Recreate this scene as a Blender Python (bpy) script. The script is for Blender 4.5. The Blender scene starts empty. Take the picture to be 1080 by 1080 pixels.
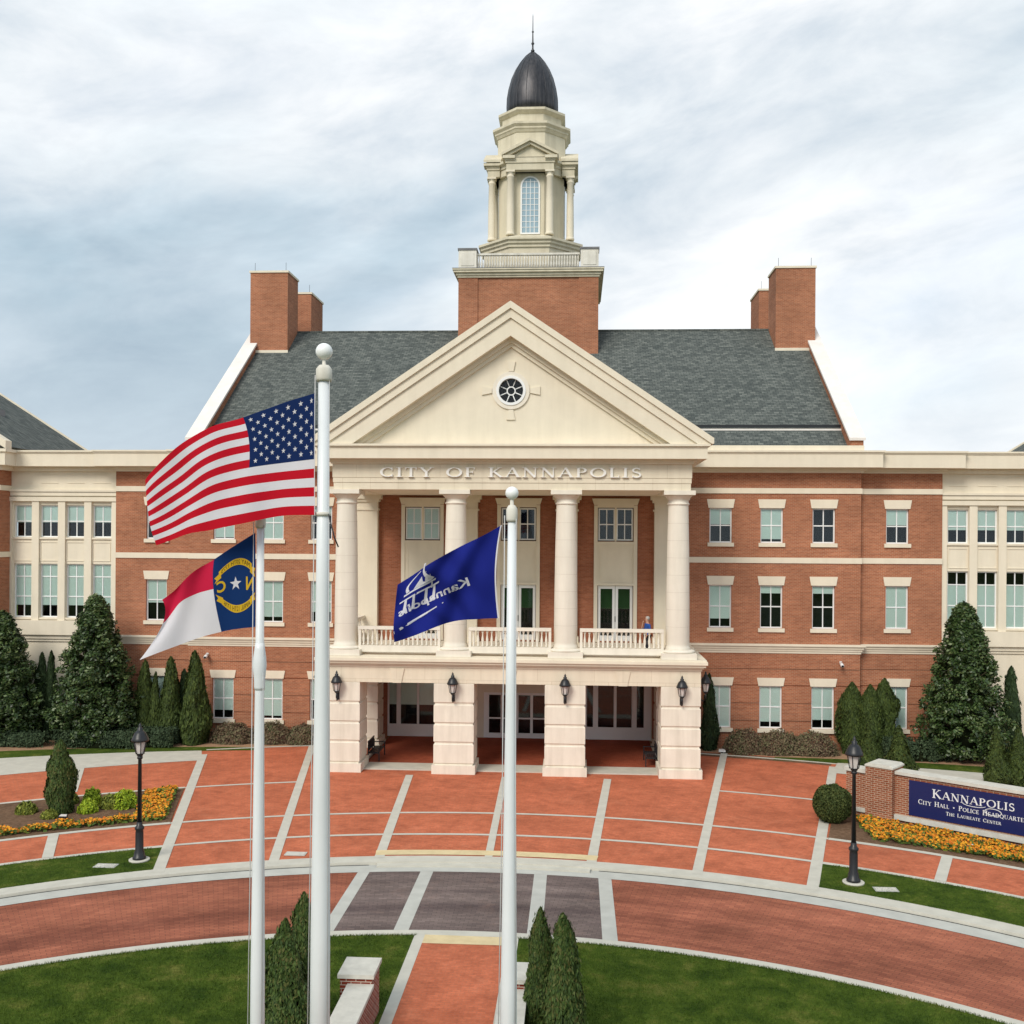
import bpy, math, random
import numpy as np
from mathutils import Matrix, Vector
random.seed(7); RNG = np.random.default_rng(7)
S = bpy.context.scene
COL = S.collection
sin, cos, pi, rad = math.sin, math.cos, math.pi, math.radians

# ------------------------------------------------------------------ materials
def new_mat(name, rough=0.8, color=(.5, .5, .5), metal=0.0, spec=None):
    if spec is None: spec = .5 if rough < .6 else .12
    m = bpy.data.materials.new(name); m.use_nodes = True
    b = m.node_tree.nodes['Principled BSDF']
    b.inputs['Base Color'].default_value = (*color, 1); b.inputs['Roughness'].default_value = rough
    b.inputs['Metallic'].default_value = metal; b.inputs['Specular IOR Level'].default_value = spec
    return m
class NT:
    def __init__(s, m): s.t = m.node_tree; s.b = s.t.nodes['Principled BSDF']
    def n(s, typ, **kw):
        o = s.t.nodes.new(typ)
        for k, v in kw.items():
            if k in o.inputs: o.inputs[k].default_value = v
            else: setattr(o, k, v)
        return o
    def l(s, a, b): s.t.links.new(a, b)
    def noise(s, vec, scale, detail=4, rough=.55):
        o = s.n('ShaderNodeTexNoise'); o.inputs['Scale'].default_value = scale
        o.inputs['Detail'].default_value = detail; o.inputs['Roughness'].default_value = rough
        if vec is not None: s.l(vec, o.inputs['Vector'])
        return o.outputs['Fac']
    def ramp(s, fac, stops):
        o = s.n('ShaderNodeValToRGB'); e = o.color_ramp.elements
        while len(e) > len(stops): e.remove(e[-1])
        while len(e) < len(stops): e.new(.5)
        for i, (p, c) in enumerate(stops):
            e[i].position = p; e[i].color = (*c, 1) if len(c) == 3 else c
        s.l(fac, o.inputs['Fac']); return o.outputs['Color']
    def mix(s, a, b, fac, mode='MIX'):
        o = s.n('ShaderNodeMix', data_type='RGBA', blend_type=mode)
        for v, i in ((fac, 0), (a, 6), (b, 7)):
            if isinstance(v, (int, float)): o.inputs[i].default_value = v
            elif isinstance(v, tuple): o.inputs[i].default_value = (*v, 1)
            else: s.l(v, o.inputs[i])
        return o.outputs[2]
    def bump(s, h, strength=.3, dist=.02):
        o = s.n('ShaderNodeBump'); o.inputs['Strength'].default_value = strength; o.inputs['Distance'].default_value = dist
        s.l(h, o.inputs['Height']); s.l(o.outputs['Normal'], s.b.inputs['Normal'])
    def uv(s): return s.n('ShaderNodeTexCoord').outputs['UV']
    def pos(s): return s.n('ShaderNodeNewGeometry').outputs['Position']
    def stretch(s, vec, sc, rot=(0, 0, 0)):
        o = s.n('ShaderNodeMapping'); o.inputs['Scale'].default_value = sc; o.inputs['Rotation'].default_value = rot
        s.l(vec, o.inputs['Vector']); return o.outputs['Vector']
    def col(s, c): s.l(c, s.b.inputs['Base Color'])

def mat_brick(name, c1, c2, mortar, bw=.22, rh=.075, ms=.009, bias=0.0, rough=.85, big=.25, bumps=.35, wet=None):
    m = new_mat(name, rough); t = NT(m); uv = t.uv()
    br = t.n('ShaderNodeTexBrick'); t.l(uv, br.inputs['Vector'])
    for k, v in (('Scale', 1.), ('Mortar Size', ms), ('Brick Width', bw), ('Row Height', rh), ('Bias', bias), ('Mortar Smooth', .3)):
        br.inputs[k].default_value = v
    br.inputs['Color1'].default_value = (*c1, 1); br.inputs['Color2'].default_value = (*c2, 1); br.inputs['Mortar'].default_value = (*mortar, 1)
    p = t.pos()
    n1 = t.noise(p, .35, 5, .6); n2 = t.noise(t.stretch(p, (.5, .5, 6)), 1.3, 3, .6)
    c = t.mix(br.outputs['Color'], t.ramp(n1, [(.3, (1 - big,) * 3), (.7, (1 + big * .3,) * 3)]), 1.0, 'MULTIPLY')
    c = t.mix(c, t.ramp(n2, [(.3, (.86, .84, .82)), (.7, (1.08, 1.06, 1.04))]), 1.0, 'MULTIPLY')
    if name.startswith('road') or name.startswith('dark'):
        c = t.mix(c, t.ramp(t.noise(t.stretch(uv, (.035, .9, 1)), 1.0, 5, .6), [(.36, (.62, .60, .62)), (.6, (1.1, 1.1, 1.08))]), 1.0, 'MULTIPLY')
    if name.startswith('plaza'):
        c = t.mix(c, t.ramp(t.noise(p, 1.6, 7, .72), [(.34, (.80, .78, .80)), (.5, (1, 1, 1)), (.72, (1.14, 1.16, 1.2))]), 1.0, 'MULTIPLY')
        c = t.mix(c, t.ramp(t.noise(p, 9, 3, .7), [(.3, (.86, .86, .86)), (.7, (1.1, 1.1, 1.1))]), 1.0, 'MULTIPLY')
    if wet: c = t.mix(c, wet, t.ramp(t.noise(p, .9, 6, .7), [(.55, (0, 0, 0)), (.8, (.5, .5, .5))]))
    t.col(c); t.bump(br.outputs['Fac'], -bumps, .01)
    return m
def mat_stone(name, c, var=.10, rough=.8, scale=1.2, streak=.12, joints=None):
    m = new_mat(name, rough, c); t = NT(m); p = t.pos()
    n1 = t.noise(p, scale, 6, .6); n2 = t.noise(t.stretch(p, (2.5, 2.5, .25)), 1.0, 4, .6); n3 = t.noise(p, 14, 3, .6)
    k = t.mix(c, t.ramp(n1, [(.3, (1 - var,) * 3), (.72, (1 + var * .5,) * 3)]), 1.0, 'MULTIPLY')
    k = t.mix(k, t.ramp(n2, [(.32, (1 - streak, 1 - streak * 1.05, 1 - streak * 1.15)), (.6, (1, 1, 1))]), 1.0, 'MULTIPLY')
    if joints:
        br = t.n('ShaderNodeTexBrick'); t.l(t.uv(), br.inputs['Vector'])
        for a, v in (('Scale', 1.), ('Mortar Size', .008), ('Brick Width', joints[0]), ('Row Height', joints[1])): br.inputs[a].default_value = v
        br.inputs['Color1'].default_value = (1, 1, 1, 1); br.inputs['Color2'].default_value = (.97, .97, .96, 1); br.inputs['Mortar'].default_value = (.78, .75, .70, 1)
        k = t.mix(k, br.outputs['Color'], 1.0, 'MULTIPLY')
    t.col(k); t.bump(n3, .12, .01)
    return m
M = {}
M['brick'] = mat_brick('brick wall', (.47, .182, .098), (.35, .124, .068), (.46, .32, .22), ms=.008)
M['brick_dark'] = mat_brick('porch brick wall', (.44, .165, .090), (.34, .115, .062), (.36, .22, .16), ms=.007)
M['brick_pier'] = mat_brick('brick garden wall', (.36, .12, .06), (.26, .08, .04), (.50, .38, .28), ms=.012, rh=.08)
M['brick_redpier'] = mat_brick('red brick pier', (.30, .055, .030), (.20, .038, .022), (.50, .42, .36), ms=.012, rh=.08)
M['paver'] = mat_brick('plaza brick pavers', (.60, .180, .092), (.50, .142, .072), (.43, .16, .10), bw=.2, rh=.1, ms=.007, big=.16, bumps=.1, wet=(.60, .24, .14))
M['road'] = mat_brick('road brick pavers', (.44, .158, .096), (.34, .116, .074), (.21, .088, .062), bw=.24, rh=.12, ms=.008, big=.3, bumps=.3, wet=(.30, .12, .075))
M['darkpaver'] = mat_brick('dark crossing pavers', (.225, .175, .165), (.165, .130, .125), (.12, .095, .092), bw=.24, rh=.12, ms=.008, big=.2, bumps=.3, wet=(.27, .17, .13))
M['porchfloor'] = mat_brick('porch brick floor', (.40, .105, .055), (.32, .08, .042), (.2, .06, .04), bw=.2, rh=.1, ms=.005)
M['stone'] = mat_stone('cream cast stone', (.79, .715, .58), .05, streak=.05)
M['stone_j'] = mat_stone('cream cast stone blocks', (.79, .71, .57), .05, streak=.08, joints=(1.3, .62))
M['column'] = mat_stone('pale limestone', (.81, .75, .65), .05, streak=.08)
M['pier'] = mat_stone('limestone block', (.81, .75, .64), .07, streak=.14)
M['towerstone'] = mat_stone('painted tower trim', (.69, .63, .49), .08, streak=.16)
M['towerwhite'] = mat_stone('weathered white balustrade', (.76, .73, .66), .12, streak=.2)
M['leadcap'] = mat_stone('weathered metal coping', (.17, .17, .18), .3, .5)
M['parapet'] = mat_stone('white coping', (.80, .76, .72), .05, streak=.06)
M['concrete'] = mat_stone('pale concrete', (.56, .54, .47), .12, .9, 1.8, 0)
M['concrete_kerb'] = mat_stone('kerb concrete', (.50, .50, .46), .14, .9, 1.5, 0)
M['tactile'] = mat_stone('tactile paving', (.70, .57, .34), .08, .9)
M['cap'] = mat_stone('stone cap', (.60, .58, .52), .16, .9, 3, 0)
M['white'] = new_mat('white painted metal', .35, (.86, .87, .87))
M['polewhite'] = mat_stone('white flagpole paint', (.76, .79, .81), .05, .35, 1.0, .06)
M['sashwhite'] = new_mat('white window sash', .45, (.82, .83, .83))
M['blind'] = new_mat('pale window blind', .9, (.74, .84, .78))
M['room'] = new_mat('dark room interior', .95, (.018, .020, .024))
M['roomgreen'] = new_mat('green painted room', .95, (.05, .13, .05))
M['black'] = new_mat('black cast iron', .4, (.012, .013, .016))
M['lampglass'] = new_mat('frosted lamp glass', .3, (.62, .58, .55))
M['camwhite'] = new_mat('white camera housing', .4, (.75, .75, .75))
M['letter'] = new_mat('cast metal lettering', .45, (.86, .85, .82))
M['signblue'] = new_mat('navy sign enamel', .35, (.007, .014, .09))
M['signwhite'] = new_mat('white sign lettering', .5, (.78, .78, .78))
M['bark'] = mat_stone('bark', (.10, .07, .05), .3, .95, 8, 0)
M['rope'] = new_mat('pale halyard rope', .9, (.55, .55, .55))
def mk_glass():
    m = bpy.data.materials.new('window glass'); m.use_nodes = True; t = m.node_tree; t.nodes.clear()
    o = t.nodes.new('ShaderNodeOutputMaterial'); mx = t.nodes.new('ShaderNodeMixShader'); tr = t.nodes.new('ShaderNodeBsdfTransparent'); g = t.nodes.new('ShaderNodeBsdfGlossy')
    f = t.nodes.new('ShaderNodeFresnel'); f.inputs['IOR'].default_value = 1.4; g.inputs['Roughness'].default_value = .03
    tr.inputs['Color'].default_value = (.95, .98, .97, 1); g.inputs['Color'].default_value = (.9, .95, 1, 1)
    t.links.new(f.outputs[0], mx.inputs[0]); t.links.new(tr.outputs[0], mx.inputs[1]); t.links.new(g.outputs[0], mx.inputs[2]); t.links.new(mx.outputs[0], o.inputs[0])
    return m
M['glass'] = mk_glass()
def mk_shingle():
    m = new_mat('slate grey shingles', .9); t = NT(m); uv = t.uv()
    br = t.n('ShaderNodeTexBrick'); t.l(uv, br.inputs['Vector'])
    for a, v in (('Scale', 1.), ('Mortar Size', .012), ('Brick Width', .32), ('Row Height', .16)): br.inputs[a].default_value = v
    br.inputs['Color1'].default_value = (.152, .164, .153, 1); br.inputs['Color2'].default_value = (.078, .088, .085, 1); br.inputs['Mortar'].default_value = (.04, .05, .05, 1)
    n = t.noise(t.stretch(uv, (1, 1.5, 1)), 3.2, 8, .8)
    c = t.mix(br.outputs['Color'], t.ramp(n, [(.32, (.55, .62, .62)), (.5, (1, 1, 1)), (.72, (1.65, 1.6, 1.5))]), 1.0, 'MULTIPLY')
    t.col(c); t.bump(br.outputs['Fac'], -.5, .02); return m
M['shingle'] = mk_shingle()
def mk_copper():
    m = new_mat('dark oxidised copper', .42, (.06, .045, .045), .55); t = NT(m); p = t.pos()
    n = t.noise(t.stretch(p, (3, 3, .35)), 2.2, 5, .65)
    t.col(t.ramp(n, [(.3, (.022, .024, .030)), (.55, (.055, .054, .060)), (.8, (.10, .090, .088))])); return m
M['copper'] = mk_copper()
def mk_grass(name, a, b, c):
    m = new_mat(name, .95, a); t = NT(m); p = t.pos()
    n1 = t.noise(p, .9, 7, .72); n2 = t.noise(t.stretch(p, (5, 12, 5), (0, 0, .4)), 1.5, 6, .8); n3 = t.noise(p, 30, 3, .7)
    k = t.ramp(n1, [(.36, a), (.53, b), (.76, c)])
    k = t.mix(k, t.ramp(n2, [(.3, (.55, .6, .55)), (.7, (1.45, 1.4, 1.4))]), 1.0, 'MULTIPLY')
    k = t.mix(k, t.ramp(n3, [(.3, (.6, .6, .6)), (.7, (1.35, 1.35, 1.3))]), 1.0, 'MULTIPLY')
    t.col(k); t.bump(n3, .8, .04); return m
M['grass'] = mk_grass('lawn grass', (.030, .058, .007), (.068, .108, .013), (.20, .19, .05))
M['blade'] = mk_grass('grass blades', (.038, .078, .009), (.082, .132, .018), (.23, .22, .06))
def mk_mulch():
    m = new_mat('bark mulch', .97); t = NT(m); p = t.pos(); n = t.noise(p, 6, 8, .8); n2 = t.noise(p, .8, 4, .6)
    k = t.ramp(n, [(.3, (.085, .050, .030)), (.52, (.17, .105, .066)), (.75, (.27, .18, .12))])
    t.col(t.mix(k, t.ramp(n2, [(.3, (.75, .75, .75)), (.7, (1.2, 1.15, 1.1))]), 1.0, 'MULTIPLY')); t.bump(n, .8, .05); return m
M['mulch'] = mk_mulch(); M['straw'] = mat_stone('pine straw', (.40, .245, .15), .3, .97, 3, 0)
def mk_leaf(name, stops, rough=.6, scale=1.5, spec=.3):
    m = new_mat(name, rough, stops[0], spec=spec); t = NT(m)
    g = t.n('ShaderNodeNewGeometry'); oi = t.n('ShaderNodeObjectInfo')
    n = t.noise(g.outputs['Position'], scale, 4, .65)
    mm = t.n('ShaderNodeMath', operation='MULTIPLY_ADD'); t.l(g.outputs['Random Per Island'], mm.inputs[0]); mm.inputs[1].default_value = .55
    m2 = t.n('ShaderNodeMath', operation='MULTIPLY_ADD'); t.l(n, m2.inputs[0]); m2.inputs[1].default_value = .75
    t.l(m2.outputs[0], mm.inputs[2]); m2.inputs[2].default_value = -.12
    k = len(stops)
    t.col(t.ramp(mm.outputs[0], [(.15 + .7 * i / (k - 1), s) for i, s in enumerate(stops)])); return m
M['magnolia'] = mk_leaf('glossy magnolia leaves', [(.010, .024, .006), (.024, .052, .012), (.050, .092, .022), (.13, .17, .06)], .45, 1.2, .5)
M['arb'] = mk_leaf('arborvitae foliage', [(.020, .034, .008), (.038, .062, .012), (.070, .10, .018)], .75, 2.0)
M['arbdark'] = mk_leaf('dark conifer foliage', [(.010, .022, .008), (.018, .038, .011), (.034, .060, .018)], .75, 2.0)
M['arbfront'] = mk_leaf('near arborvitae foliage', [(.020, .040, .009), (.036, .066, .013), (.062, .105, .020), (.11, .10, .03)], .7, 3.0)
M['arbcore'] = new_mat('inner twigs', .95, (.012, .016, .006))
M['hedge'] = mk_leaf('juniper hedge foliage', [(.020, .036, .018), (.040, .066, .030), (.075, .11, .055)], .8, 1.2)
M['barehedge'] = mk_leaf('winter brown shrub twigs', [(.075, .040, .030), (.15, .095, .062), (.20, .17, .10), (.10, .12, .05)], .9, 1.2)
M['lime'] = mk_leaf('lime green foliage', [(.12, .20, .010), (.26, .36, .018), (.40, .46, .03)], .7, 2.0)
M['olive'] = mk_leaf('olive green foliage', [(.07, .10, .015), (.15, .18, .025), (.26, .27, .04)], .7, 2.0)
M['boxwood'] = mk_leaf('boxwood foliage', [(.020, .034, .007), (.045, .065, .013), (.085, .10, .024)], .75, 3.0)
M['flower'] = mk_leaf('orange pansies', [(.36, .10, .010), (.62, .20, .012), (.72, .34, .02), (.50, .09, .01)], .8, 2.5)
M['flowerleaf'] = mk_leaf('flower bed leaves', [(.03, .06, .012), (.08, .13, .02), (.20, .22, .03)], .8, 3.0)
def cloth(name, c):
    m = new_mat(name, .85, c, spec=.15); t = NT(m); n = t.noise(t.pos(), 160, 2, .5); t.bump(n, .1, .002)
    tl = t.n('ShaderNodeBsdfTranslucent'); tl.inputs['Color'].default_value = (*c, 1); mx = t.n('ShaderNodeMixShader'); mx.inputs[0].default_value = .3
    out = t.t.nodes['Material Output']; t.l(t.b.outputs[0], mx.inputs[1]); t.l(tl.outputs[0], mx.inputs[2]); t.l(mx.outputs[0], out.inputs[0]); return m
M['fred'] = cloth('red nylon', (.62, .010, .028)); M['fwhite'] = cloth('white nylon', (.80, .78, .82)); M['fnavy'] = cloth('navy nylon', (.010, .030, .125))
M['froyal'] = cloth('royal blue nylon', (.013, .022, .24)); M['fyellow'] = cloth('golden yellow nylon', (.80, .50, .03)); M['fncnavy'] = cloth('deep blue nylon', (.008, .040, .16))
M['fncred'] = cloth('crimson nylon', (.66, .020, .075)); M['fdark'] = new_mat('dark stitched lettering', .9, (.10, .06, .02))

# ------------------------------------------------------------------ mesh builder
class MB:
    def __init__(s): s.v = []; s.f = []; s.m = []; s.sm = []; s.uv = {}
    def add(s, vs, fs, mi=0, smooth=False):
        o = len(s.v); s.v += [tuple(p) for p in vs]
        for f in fs: s.f.append(tuple(o + i for i in f)); s.m.append(mi); s.sm.append(smooth)
        return s
    def box(s, x0, x1, y0, y1, z0, z1, mi=0):
        if x0 > x1: x0, x1 = x1, x0
        if y0 > y1: y0, y1 = y1, y0
        return s.add([(x0, y0, z0), (x1, y0, z0), (x1, y1, z0), (x0, y1, z0), (x0, y0, z1), (x1, y0, z1), (x1, y1, z1), (x0, y1, z1)],
                     [(0, 3, 2, 1), (4, 5, 6, 7), (0, 1, 5, 4), (1, 2, 6, 5), (2, 3, 7, 6), (3, 0, 4, 7)], mi)
    def prism(s, poly, a, b, axis='y', mi=0, smooth=False):
        n = len(poly)
        if axis == 'y': P = [(x, a, z) for x, z in poly] + [(x, b, z) for x, z in poly]
        elif axis == 'z': P = [(x, y, a) for x, y in poly] + [(x, y, b) for x, y in poly]
        else: P = [(a, y, z) for y, z in poly] + [(b, y, z) for y, z in poly]
        F = [tuple(range(n)), tuple(range(2 * n - 1, n - 1, -1))]
        s.add(P, F, mi); o = len(s.v) - 2 * n
        for i in range(n):
            j = (i + 1) % n; s.f.append((o + j, o + i, o + n + i, o + n + j)); s.m.append(mi); s.sm.append(smooth)
        return s
    def lathe(s, prof, n=16, cx=0, cy=0, mi=0, smooth=True, rot=0., cap=True):
        vs = []
        for r, z in prof:
            for k in range(n):
                a = rot + 2 * pi * k / n; vs.append((cx + r * cos(a), cy + r * sin(a), z))
        fs = [(i * n + k, i * n + (k + 1) % n, (i + 1) * n + (k + 1) % n, (i + 1) * n + k) for i in range(len(prof) - 1) for k in range(n)]
        s.add(vs, fs, mi, smooth)
        if cap:
            o = len(s.v) - len(vs)
            s.f.append(tuple(o + k for k in range(n))[::-1]); s.m.append(mi); s.sm.append(False)
            s.f.append(tuple(o + (len(prof) - 1) * n + k for k in range(n))); s.m.append(mi); s.sm.append(False)
        return s
    def octo(s, prof, cx, cy, mi=0):      # octagon, flat side towards -y; radii are apothems
        return s.lathe([(r / cos(pi / 8), z) for r, z in prof], 8, cx, cy, mi, False, pi / 8)
    def tube(s, pts, r, n=8, mi=0):
        pts = [Vector(p) for p in pts]; rs = r if isinstance(r, (list, tuple)) else [r] * len(pts); vs = []
        for i, p in enumerate(pts):
            d = (pts[min(i + 1, len(pts) - 1)] - pts[max(i - 1, 0)]).normalized()
            a = d.orthogonal().normalized(); b = d.cross(a)
            vs += [p + rs[i] * (cos(2 * pi * k / n) * a + sin(2 * pi * k / n) * b) for k in range(n)]
        fs = [(i * n + k, i * n + (k + 1) % n, (i + 1) * n + (k + 1) % n, (i + 1) * n + k) for i in range(len(pts) - 1) for k in range(n)]
        fs += [tuple(range(n))[::-1], tuple((len(pts) - 1) * n + k for k in range(n))]
        return s.add(vs, fs, mi, True)
    def sphere(s, c, r, n=16, mi=0, sz=1.):
        prof = [(max(1e-4, r * sin(pi * i / (n // 2))), c[2] - r * sz * cos(pi * i / (n // 2))) for i in range(n // 2 + 1)]
        return s.lathe(prof, n, c[0], c[1], mi, True, cap=False)
    def mesh(s, name, mats, uvs=None):
        me = bpy.data.meshes.new(name); me.from_pydata(s.v, [], s.f)
        for m in (mats if isinstance(mats, (list, tuple)) else [mats]): me.materials.append(m)
        me.polygons.foreach_set('material_index', s.m); me.polygons.foreach_set('use_smooth', s.sm); me.update()
        lay = me.uv_layers.new(name='UVMap').data
        if uvs is not None:
            for li, l in enumerate(me.loops): lay[li].uv = uvs[l.vertex_index]
        else:
            for p in me.polygons:
                nx, ny, nz = abs(p.normal.x), abs(p.normal.y), abs(p.normal.z)
                for li in p.loop_indices:
                    v = me.vertices[me.loops[li].vertex_index].co
                    lay[li].uv = (v.y, v.z) if nx > ny and nx >= nz else ((v.x, v.z) if ny >= nz else (v.x, v.y))
        return me
    def build(s, name, mats, parent=None, loc=(0, 0, 0), rz=0, uvs=None):
        return link(name, s.mesh(name, mats, uvs), parent, loc, rz)
def link(name, me, parent=None, loc=(0, 0, 0), rz=0):
    o = bpy.data.objects.new(name, me); COL.objects.link(o); o.parent = parent; o.location = loc; o.rotation_euler = (0, 0, rz); return o
def tag(o, label=None, cat=None, group=None, kind=None):
    for k, v in (('label', label), ('category', cat), ('group', group), ('kind', kind)):
        if v: o[k] = v
    return o
def empty(name, loc, label, cat, group=None, rz=0):
    o = bpy.data.objects.new(name, None); COL.objects.link(o); o.location = loc; o.rotation_euler = (0, 0, rz); o.empty_display_size = .3
    return tag(o, label, cat, group)
def copy_tree(o, parent=None):
    c = o.copy(); COL.objects.link(c); c.parent = parent
    for ch in list(o.children): copy_tree(ch, c)
    return c
def dup(o, loc, label=None, group=None, rz=None, scale=None, parent=None):
    c = copy_tree(o, parent); c.location = loc
    if rz is not None: c.rotation_euler = (0, 0, rz)
    if scale is not None: c.scale = scale if isinstance(scale, tuple) else (scale,) * 3
    if label: c['label'] = label
    if group: c['group'] = group
    return c

# ------------------------------------------------------------------ lettering: a small serif stroke alphabet
T_, t_ = .15, .06
def arc(cx, cy, rx, ry, a0, a1, n=10): return [(cx + rx * cos(rad(a0 + (a1 - a0) * i / n)), cy + ry * sin(rad(a0 + (a1 - a0) * i / n))) for i in range(n + 1)]
def sf(x, y, w=.26): return ([(x - w / 2, y), (x + w / 2, y)], .045)
GL = {
 'A': (.86, [([(.08, .02), (.42, 1)], t_), ([(.42, 1), (.76, .02)], T_), ([(.2, .36), (.62, .36)], t_), sf(.08, .022), sf(.76, .022)]),
 'C': (.82, [(arc(.46, .5, .38, .46, 48, 312, 16), 'c'), ([(.72, .68), (.72, .97)], .05), ([(.72, .05), (.72, .3)], .05)]),
 'D': (.88, [([(.17, 0), (.17, 1)], T_), ([(.17, .97)] + arc(.36, .5, .42, .47, 90, -90, 14) + [(.17, .03)], 'c'), sf(.14, .022, .2), sf(.14, .978, .2)]),
 'E': (.68, [([(.17, 0), (.17, 1)], T_), ([(.17, .97), (.58, .97)], t_), ([(.17, .51), (.48, .51)], t_), ([(.17, .03), (.6, .03)], t_), ([(.58, .8), (.58, 1)], .05), ([(.6, 0), (.6, .2)], .05), ([(.48, .42), (.48, .6)], .05)]),
 'F': (.62, [([(.17, 0), (.17, 1)], T_), ([(.17, .97), (.56, .97)], t_), ([(.17, .51), (.46, .51)], t_), ([(.56, .8), (.56, 1)], .05), ([(.46, .42), (.46, .6)], .05), sf(.17, .022, .32), sf(.14, .978, .2)]),
 'H': (.9, [([(.17, 0), (.17, 1)], T_), ([(.72, 0), (.72, 1)], T_), ([(.17, .51), (.72, .51)], t_)] + [sf(x, y, .32) for x in (.17, .72) for y in (.022, .978)]),
 'I': (.38, [([(.19, 0), (.19, 1)], T_), sf(.19, .022, .34), sf(.19, .978, .34)]),
 'K': (.86, [([(.17, 0), (.17, 1)], T_), ([(.2, .44), (.66, 1)], t_), ([(.34, .56), (.76, .02)], T_), sf(.17, .022, .32), sf(.17, .978, .32), sf(.66, .978, .26), sf(.77, .022, .24)]),
 'L': (.64, [([(.17, 0), (.17, 1)], T_), ([(.17, .03), (.58, .03)], t_), ([(.58, 0), (.58, .22)], .05), sf(.17, .978, .32)]),
 'N': (.92, [([(.16, 0), (.16, 1)], t_), ([(.16, 1), (.74, 0)], T_), ([(.76, 0), (.76, 1)], t_), sf(.16, .022, .28), sf(.10, .978, .2), sf(.76, .978, .28)]),
 'O': (.96, [(arc(.48, .5, .40, .46, 0, 360, 24), 'c')]),
 'P': (.70, [([(.17, 0), (.17, 1)], T_), ([(.17, .97)] + arc(.34, .74, .24, .23, 90, -90, 10) + [(.17, .51)], 'c'), sf(.17, .022, .32), sf(.14, .978, .2)]),
 'Q': (.96, [(arc(.48, .5, .40, .46, 0, 360, 24), 'c'), ([(.5, .12), (.86, -.16)], .09)]),
 'R': (.82, [([(.17, 0), (.17, 1)], T_), ([(.17, .97)] + arc(.34, .74, .24, .23, 90, -90, 10) + [(.17, .51)], 'c'), ([(.36, .5), (.72, .02)], T_), sf(.17, .022, .32), sf(.14, .978, .2), sf(.75, .022, .2)]),
 'S': (.62, [(arc(.31, .745, .2, .215, 40, 270, 10) + arc(.31, .265, .22, .235, 90, -140, 10), .11), ([(.49, .78), (.49, .97)], .05), ([(.1, .03), (.1, .24)], .05)]),
 'T': (.74, [([(.37, 0), (.37, 1)], T_), ([(.06, .97), (.68, .97)], t_), ([(.06, .78), (.06, 1)], .05), ([(.68, .78), (.68, 1)], .05), sf(.37, .022, .32)]),
 'U': (.9, [([(.17, 1), (.17, .36)] , T_), ([(.17, .38)] + arc(.44, .34, .29, .31, 180, 360, 10) + [(.73, 1)], t_), sf(.17, .978, .32), sf(.73, .978, .26)]),
 'Y': (.8, [([(.08, 1), (.4, .5)], T_), ([(.72, 1), (.4, .5)], t_), ([(.4, 0), (.4, .53)], T_), sf(.1, .978, .3), sf(.72, .978, .24), sf(.4, .022, .32)]),
 ' ': (.5, []), '*': (.5, [(arc(.25, .4, .08, .08, 0, 360, 8), .14)]),
}
def stroke_quads(pl, w):
    q = []
    for i in range(len(pl) - 1):
        (x0, y0), (x1, y1) = pl[i], pl[i + 1]; dx, dy = x1 - x0, y1 - y0; L = math.hypot(dx, dy) or 1e-6
        ww = w if w != 'c' else t_ + (T_ - t_) * abs(dy / L) ** 1.5
        nx, ny = -dy / L * ww / 2, dx / L * ww / 2; ex, ey = dx / L * .008, dy / L * .008
        q.append([(x0 + nx - ex, y0 + ny - ey), (x0 - nx - ex, y0 - ny - ey), (x1 - nx + ex, y1 - ny + ey), (x1 + nx + ex, y1 + ny + ey)])
    return q
def word(mb, text, x0, z0, h, width, y, depth=.03, small=None, mi=0, each=None):
    """letters on the plane y (front towards -y); capitals h high, fitted to the width; small = small-capital factor"""
    hs = []
    first = True
    for ch in text:
        k = 1. if (small is None or first or ch == ' ') else small
        hs.append(k); first = ch in ' *'
    gap = .14 if small is None else .07
    tot = sum(GL[c][0] * k + gap for c, k in zip(text, hs)) - gap; sx = width / tot; x = x0; n = 0
    for c, k in zip(text, hs):
        if each: mb = MB()
        for pl, w in GL[c][1]:
            for q in stroke_quads(pl, w):
                n += 1; e = (n % 7) * .0009
                P = [(x + a * k * sx, z0 + b * k * h) for a, b in q]
                mb.prism(P, y - depth - e, y, 'y', mi)
        if each and mb.f: each(mb)
        x += (GL[c][0] * k + gap) * sx
def text_mesh(s, shear=0., off=0.):
    cu = bpy.data.curves.new('t', 'FONT'); cu.body = s; cu.size = 1; cu.shear = shear; cu.resolution_u = 3; cu.offset = off
    o = bpy.data.objects.new('t', cu); COL.objects.link(o); bpy.context.view_layer.update()
    me = o.evaluated_get(bpy.context.evaluated_depsgraph_get()).to_mesh()
    vs = np.array([v.co[:2] for v in me.vertices]); fs = [tuple(p.vertices) for p in me.polygons]
    o.evaluated_get(bpy.context.evaluated_depsgraph_get()).to_mesh_clear(); bpy.data.objects.remove(o); bpy.data.curves.remove(cu)
    vs = (vs - vs.min(0)) / (vs.max(0) - vs.min(0)); return vs, fs

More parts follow.
